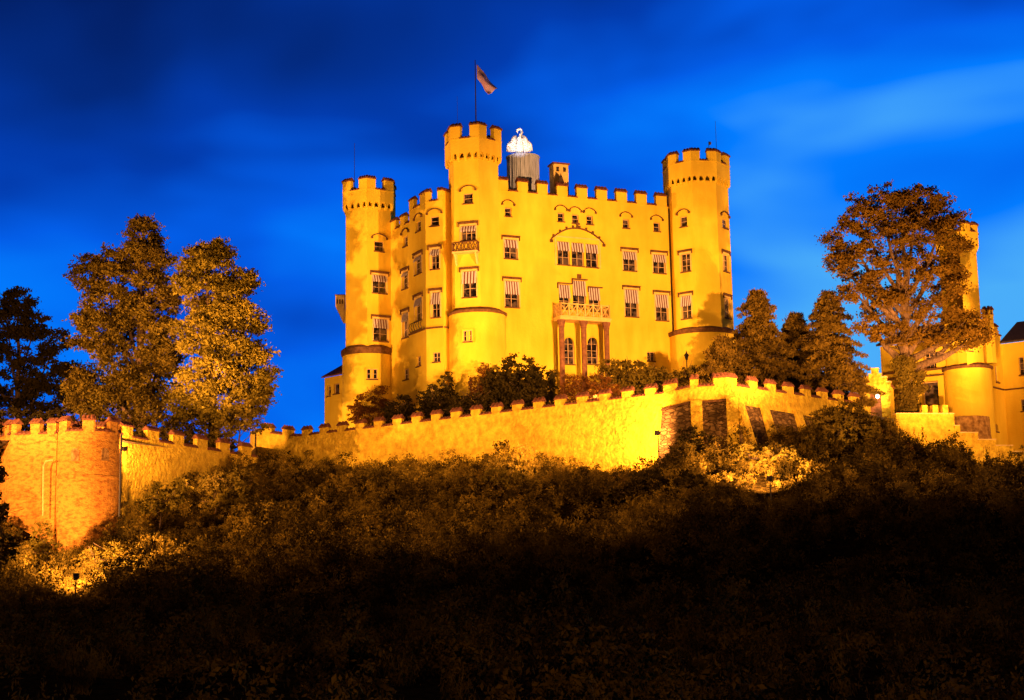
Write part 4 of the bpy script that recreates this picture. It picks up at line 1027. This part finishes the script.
tag(quads_obj('ivy', leaf_mesh(iv, RNG.uniform(.08, .16, len(iv)), RNG), M['leaf'], None), 'dense ivy wrapped around the trunk of the large open crowned tree', 'ivy')

def conifer(label, px, ytop, ybase, Y, halfw, rng, lean=0):
    b = at(px, ybase, Y); top = at(px + lean, ytop, Y); H = top.z - b.z; t = thing('conifer', b, label, 'conifer', 'conifers beside the right castle tower')
    tk = MB(); tk.tube([b - Vector((0, 0, 2)), lerp(b, top, .5), top], [.32, .2, .03], 8)
    pts = []; Rm = halfw * Y / F
    z = .04
    while z < .99:
        L = Rm * (1 - z) ** .72 * rng.uniform(.65, 1.15) + .15; nb = 7
        for k in range(nb):
            a = rng.uniform(0, 2 * math.pi); l = L * rng.uniform(.6, 1.15); s = lerp(b, top, z); dr = .28 * l
            e = s + Vector((math.cos(a) * l, math.sin(a) * l, -dr + .25)); m_ = lerp(s, e, .5) + Vector((0, 0, .12 * l)); tk.tube([s, m_, e], [.06, .04, .012], 4)
            nn = int(l * 60) + 8; q = rng.uniform(.12, 1, nn) ** .8
            sp = np.array(s)[None] * ((1 - q) ** 2)[:, None] + 2 * np.array(m_)[None] * (q * (1 - q))[:, None] + np.array(e)[None] * (q ** 2)[:, None]
            wdt = (.34 * (1 - q) + .10)[:, None]
            sp = sp + rng.normal(size=(nn, 3)) * wdt * np.array([1, 1, .35]); sp[:, 2] -= rng.uniform(0, .3, nn) * .9; pts.append(sp)
        z += .022 + .01 * rng.uniform()
    tk.build('trunk', M['bark'], t, True)
    P_ = np.concatenate(pts); quads_obj('crown', leaf_mesh(P_, rng.uniform(.12, .26, len(P_)), rng, .32, .4), M['needle'], t)
conifer('tall conifer with pointed top, right beside the castle tower', 757, 289, 398, 143, 60, RNG)
conifer('broad conifer filling the gap between the pointed one and the large tree', 829, 290, 402, 144, 54, RNG)
conifer('lower darker conifer between the two taller conifers', 795, 312, 402, 147, 48, RNG)
conifer('small conifer low against the castle tower base', 722, 336, 396, 141, 44, RNG)

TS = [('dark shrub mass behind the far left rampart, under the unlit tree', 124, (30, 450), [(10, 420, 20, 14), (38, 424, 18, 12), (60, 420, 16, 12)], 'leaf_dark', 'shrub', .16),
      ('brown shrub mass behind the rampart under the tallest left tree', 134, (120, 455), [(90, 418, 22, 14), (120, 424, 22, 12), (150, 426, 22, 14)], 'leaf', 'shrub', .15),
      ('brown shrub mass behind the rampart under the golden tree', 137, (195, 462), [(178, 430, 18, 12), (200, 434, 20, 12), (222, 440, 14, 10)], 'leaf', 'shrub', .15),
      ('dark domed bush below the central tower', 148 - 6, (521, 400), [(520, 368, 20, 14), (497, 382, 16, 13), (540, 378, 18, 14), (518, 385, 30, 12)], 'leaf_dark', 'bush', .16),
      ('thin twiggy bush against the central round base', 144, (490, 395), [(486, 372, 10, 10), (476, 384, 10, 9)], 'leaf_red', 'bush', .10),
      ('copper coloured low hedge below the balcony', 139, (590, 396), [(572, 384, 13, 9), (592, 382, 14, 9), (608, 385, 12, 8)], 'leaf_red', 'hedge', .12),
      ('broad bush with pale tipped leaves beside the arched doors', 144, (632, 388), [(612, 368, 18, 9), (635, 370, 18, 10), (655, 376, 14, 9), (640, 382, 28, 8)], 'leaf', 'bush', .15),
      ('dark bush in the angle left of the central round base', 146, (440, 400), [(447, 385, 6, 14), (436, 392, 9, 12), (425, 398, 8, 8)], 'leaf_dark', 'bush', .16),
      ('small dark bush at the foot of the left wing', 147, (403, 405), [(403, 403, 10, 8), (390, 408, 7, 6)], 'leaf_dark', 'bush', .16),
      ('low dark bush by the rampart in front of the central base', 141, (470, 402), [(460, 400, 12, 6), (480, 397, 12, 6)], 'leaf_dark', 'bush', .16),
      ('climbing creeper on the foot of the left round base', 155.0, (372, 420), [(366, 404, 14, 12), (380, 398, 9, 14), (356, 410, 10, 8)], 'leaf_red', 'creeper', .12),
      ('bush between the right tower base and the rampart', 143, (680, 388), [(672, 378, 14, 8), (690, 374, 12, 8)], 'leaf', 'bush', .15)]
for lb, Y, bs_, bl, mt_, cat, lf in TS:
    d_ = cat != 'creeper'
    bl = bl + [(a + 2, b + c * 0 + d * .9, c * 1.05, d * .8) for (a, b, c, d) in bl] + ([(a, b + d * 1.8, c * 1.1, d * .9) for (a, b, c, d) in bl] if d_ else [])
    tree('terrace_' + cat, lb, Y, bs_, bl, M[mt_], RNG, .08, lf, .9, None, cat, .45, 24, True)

# undergrowth on the slope -------------------------------------------------
def bush_variant(rng, H=1.5, Rr=.9, stems=16, per=22, leaf=.11, ratio=.3, up=.8, spread=.13):
    out = []
    for s in range(stems):
        a = rng.uniform(0, 2 * math.pi); r = Rr * rng.uniform(.1, 1); h = H * rng.uniform(.45, 1.15); tip = np.array([math.cos(a) * r, math.sin(a) * r, h]); b = tip * np.array([.3, .3, 0])
        q = rng.uniform(.05, 1, per) ; p = b + (tip - b) * q[:, None] + rng.normal(size=(per, 3)) * (spread * (1.15 - q))[:, None]
        out.append(p)
    P_ = np.concatenate(out); return leaf_mesh(P_, rng.uniform(.6, 1.4, len(P_)) * leaf, rng, ratio, up)
def round_bush(rng, H, Rr, clumps=26, per=20, leaf=.075):
    out = []
    for _ in range(clumps):
        a = rng.uniform(0, 2 * math.pi); ph = rng.uniform(0, 1) ** .6; f = rng.uniform(.7, 1.05)
        c = np.array([math.cos(a) * Rr * math.sin(ph * 1.55) * f, math.sin(a) * Rr * math.sin(ph * 1.55) * f, H * math.cos(ph * 1.5) * f + .1])
        out.append(c + rng.normal(size=(per, 3)) * rng.uniform(.08, .19) * np.array([1, 1, .8]))
    P_ = np.concatenate(out); return leaf_mesh(P_, rng.uniform(.6, 1.4, len(P_)) * leaf, rng, .5, .2)
VARS = [round_bush(RNG, 1.2, 1.1), round_bush(RNG, 1.7, 1.2, 34), round_bush(RNG, .8, .9, 20), round_bush(RNG, 2.3, 1.3, 44, 18, .085), round_bush(RNG, 1.4, .8, 22)] + \
       [bush_variant(RNG, *a) for a in ((1.5, .8, 16, 26, .085), (1.1, 1.0, 22, 20, .08), (1.9, .6, 10, 36, .09, .25, 1.2, .10), (1.2, .7, 30, 14, .11, .14, 2.5, .06))]
COVER = [round_bush(RNG, .45, .9, 12, 9, .10) for _ in range(4)]
CLEAR = [(*v2(at(*q)), 7.0) for q in ((76, 577, 104), (100, 560, 108), (770, 479, 111), (755, 460, 116), (640, 450, 122), (600, 460, 126), (420, 468, 127), (310, 470, 134), (520, 466, 122), (200, 492, 117), (930, 440, 134), (965, 450, 135), (1000, 458, 136))]
POLES = [tuple(v2(at(*q))) for q in ((76, 577, 102), (770, 479, 111))]
def scatter(n, y0, y1, rng, smin=.6, smax=1.35, pxr=(-60, 1090), vs=VARS):
    out = []; cnt = 0
    Ys = rng.uniform(y0, y1, n * 3); pxs = rng.uniform(*pxr, n * 3)
    X = (pxs - 512) / F * Ys * 1.0; wy = wall_y(X); ok = Ys < wy - .7
    X, Y_ = X[ok][:n], Ys[ok][:n]; Z = terr(X, Y_)
    clump = .5 + .5 * np.sin(X * .35 + 1.3) * np.sin(Y_ * .41 + X * .13)
    for i in range(len(X)):
        s = (smin + (smax - smin) * (.55 * clump[i] + .45 * rng.uniform())); dw = wall_y(X[i])- Y_[i]
        if dw < 5: s *= .62 + .06 * dw
        for (lx, ly, lr) in CLEAR:
            dd = math.hypot(X[i] - lx, Y_[i] - ly)
            if dd < lr: s *= .62 + .38 * dd / lr
        for lx, ly in POLES:
            if abs(X[i] * ly / Y_[i] - lx) < 1.7 and ly - 9 < Y_[i] < ly + 3: s *= .42
        a = rng.uniform(0, 6.28); c, sn = math.cos(a), math.sin(a); V = vs[rng.integers(len(vs))]
        out.append(np.c_[V[:, 0] * c - V[:, 1] * sn, V[:, 0] * sn + V[:, 1] * c, V[:, 2]] * s + np.array([X[i], Y_[i], Z[i] - .05]))
    return np.concatenate(out)
ug = scatter(2000, 96, 150, RNG, .45, 1.65); ug2 = np.concatenate([scatter(3600, 60, 150, RNG, .8, 1.4, vs=COVER), scatter(750, 62, 100, RNG, .7, 1.4), scatter(180, 34, 64, RNG, .7, 1.5)])
pale = scatter(520, 98, 150, RNG, .6, 1.5)
low_ = []
for (lx, ly, lr) in CLEAR:
    for _ in range(70):
        a_ = RNG.uniform(0, 6.28); r_ = lr * 1.1 * math.sqrt(RNG.uniform()); X_, Y_ = lx + r_ * math.cos(a_), ly + r_ * math.sin(a_)
        if Y_ > wall_y(X_) - .6: continue
        V_ = VARS[RNG.integers(len(VARS))] * RNG.uniform(.32, .6); low_.append(V_ + np.array([X_, Y_, float(terr(X_, Y_)[0]) - .05]))
ug = np.concatenate([ug] + low_)
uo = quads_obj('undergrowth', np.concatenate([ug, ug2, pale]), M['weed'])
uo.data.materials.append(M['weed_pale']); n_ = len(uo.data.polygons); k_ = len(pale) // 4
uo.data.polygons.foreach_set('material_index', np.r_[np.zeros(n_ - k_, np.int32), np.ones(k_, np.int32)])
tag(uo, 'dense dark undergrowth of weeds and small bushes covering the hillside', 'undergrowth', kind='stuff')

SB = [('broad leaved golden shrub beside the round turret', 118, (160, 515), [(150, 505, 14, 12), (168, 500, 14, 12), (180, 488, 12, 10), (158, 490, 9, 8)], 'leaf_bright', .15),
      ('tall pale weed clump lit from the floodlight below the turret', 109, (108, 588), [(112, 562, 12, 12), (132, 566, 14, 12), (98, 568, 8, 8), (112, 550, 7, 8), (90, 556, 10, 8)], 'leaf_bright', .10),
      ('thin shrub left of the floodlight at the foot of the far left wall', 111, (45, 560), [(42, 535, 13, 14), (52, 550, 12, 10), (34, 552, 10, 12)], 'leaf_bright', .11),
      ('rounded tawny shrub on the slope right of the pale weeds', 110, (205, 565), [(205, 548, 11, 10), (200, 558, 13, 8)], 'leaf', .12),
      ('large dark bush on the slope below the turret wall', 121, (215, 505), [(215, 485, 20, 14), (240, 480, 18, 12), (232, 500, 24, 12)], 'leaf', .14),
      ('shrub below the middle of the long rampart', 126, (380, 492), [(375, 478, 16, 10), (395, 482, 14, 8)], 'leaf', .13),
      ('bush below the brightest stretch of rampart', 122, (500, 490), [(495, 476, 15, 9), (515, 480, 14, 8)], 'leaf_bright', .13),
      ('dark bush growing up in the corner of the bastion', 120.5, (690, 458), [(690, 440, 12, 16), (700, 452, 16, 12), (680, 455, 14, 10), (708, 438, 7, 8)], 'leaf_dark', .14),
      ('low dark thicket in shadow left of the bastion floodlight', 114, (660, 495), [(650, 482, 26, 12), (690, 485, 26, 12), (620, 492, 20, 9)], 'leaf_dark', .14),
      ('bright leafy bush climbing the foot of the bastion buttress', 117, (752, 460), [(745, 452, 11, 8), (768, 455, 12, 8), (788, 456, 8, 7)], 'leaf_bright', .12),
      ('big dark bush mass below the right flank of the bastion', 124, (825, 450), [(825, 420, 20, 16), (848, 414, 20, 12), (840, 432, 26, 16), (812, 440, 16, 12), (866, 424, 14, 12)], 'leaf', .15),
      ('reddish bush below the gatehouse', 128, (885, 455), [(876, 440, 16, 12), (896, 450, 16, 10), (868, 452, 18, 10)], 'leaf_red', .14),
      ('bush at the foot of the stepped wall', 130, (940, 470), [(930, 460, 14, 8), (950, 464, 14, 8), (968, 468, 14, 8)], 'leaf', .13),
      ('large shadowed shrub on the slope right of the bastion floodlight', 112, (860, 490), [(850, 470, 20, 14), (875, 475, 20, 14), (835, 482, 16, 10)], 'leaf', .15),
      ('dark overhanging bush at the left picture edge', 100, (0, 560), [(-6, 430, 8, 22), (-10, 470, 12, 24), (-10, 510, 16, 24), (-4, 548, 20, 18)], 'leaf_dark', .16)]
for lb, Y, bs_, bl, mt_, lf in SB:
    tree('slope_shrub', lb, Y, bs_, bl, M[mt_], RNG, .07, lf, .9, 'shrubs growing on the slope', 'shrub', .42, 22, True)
print('objects', len(bpy.data.objects))
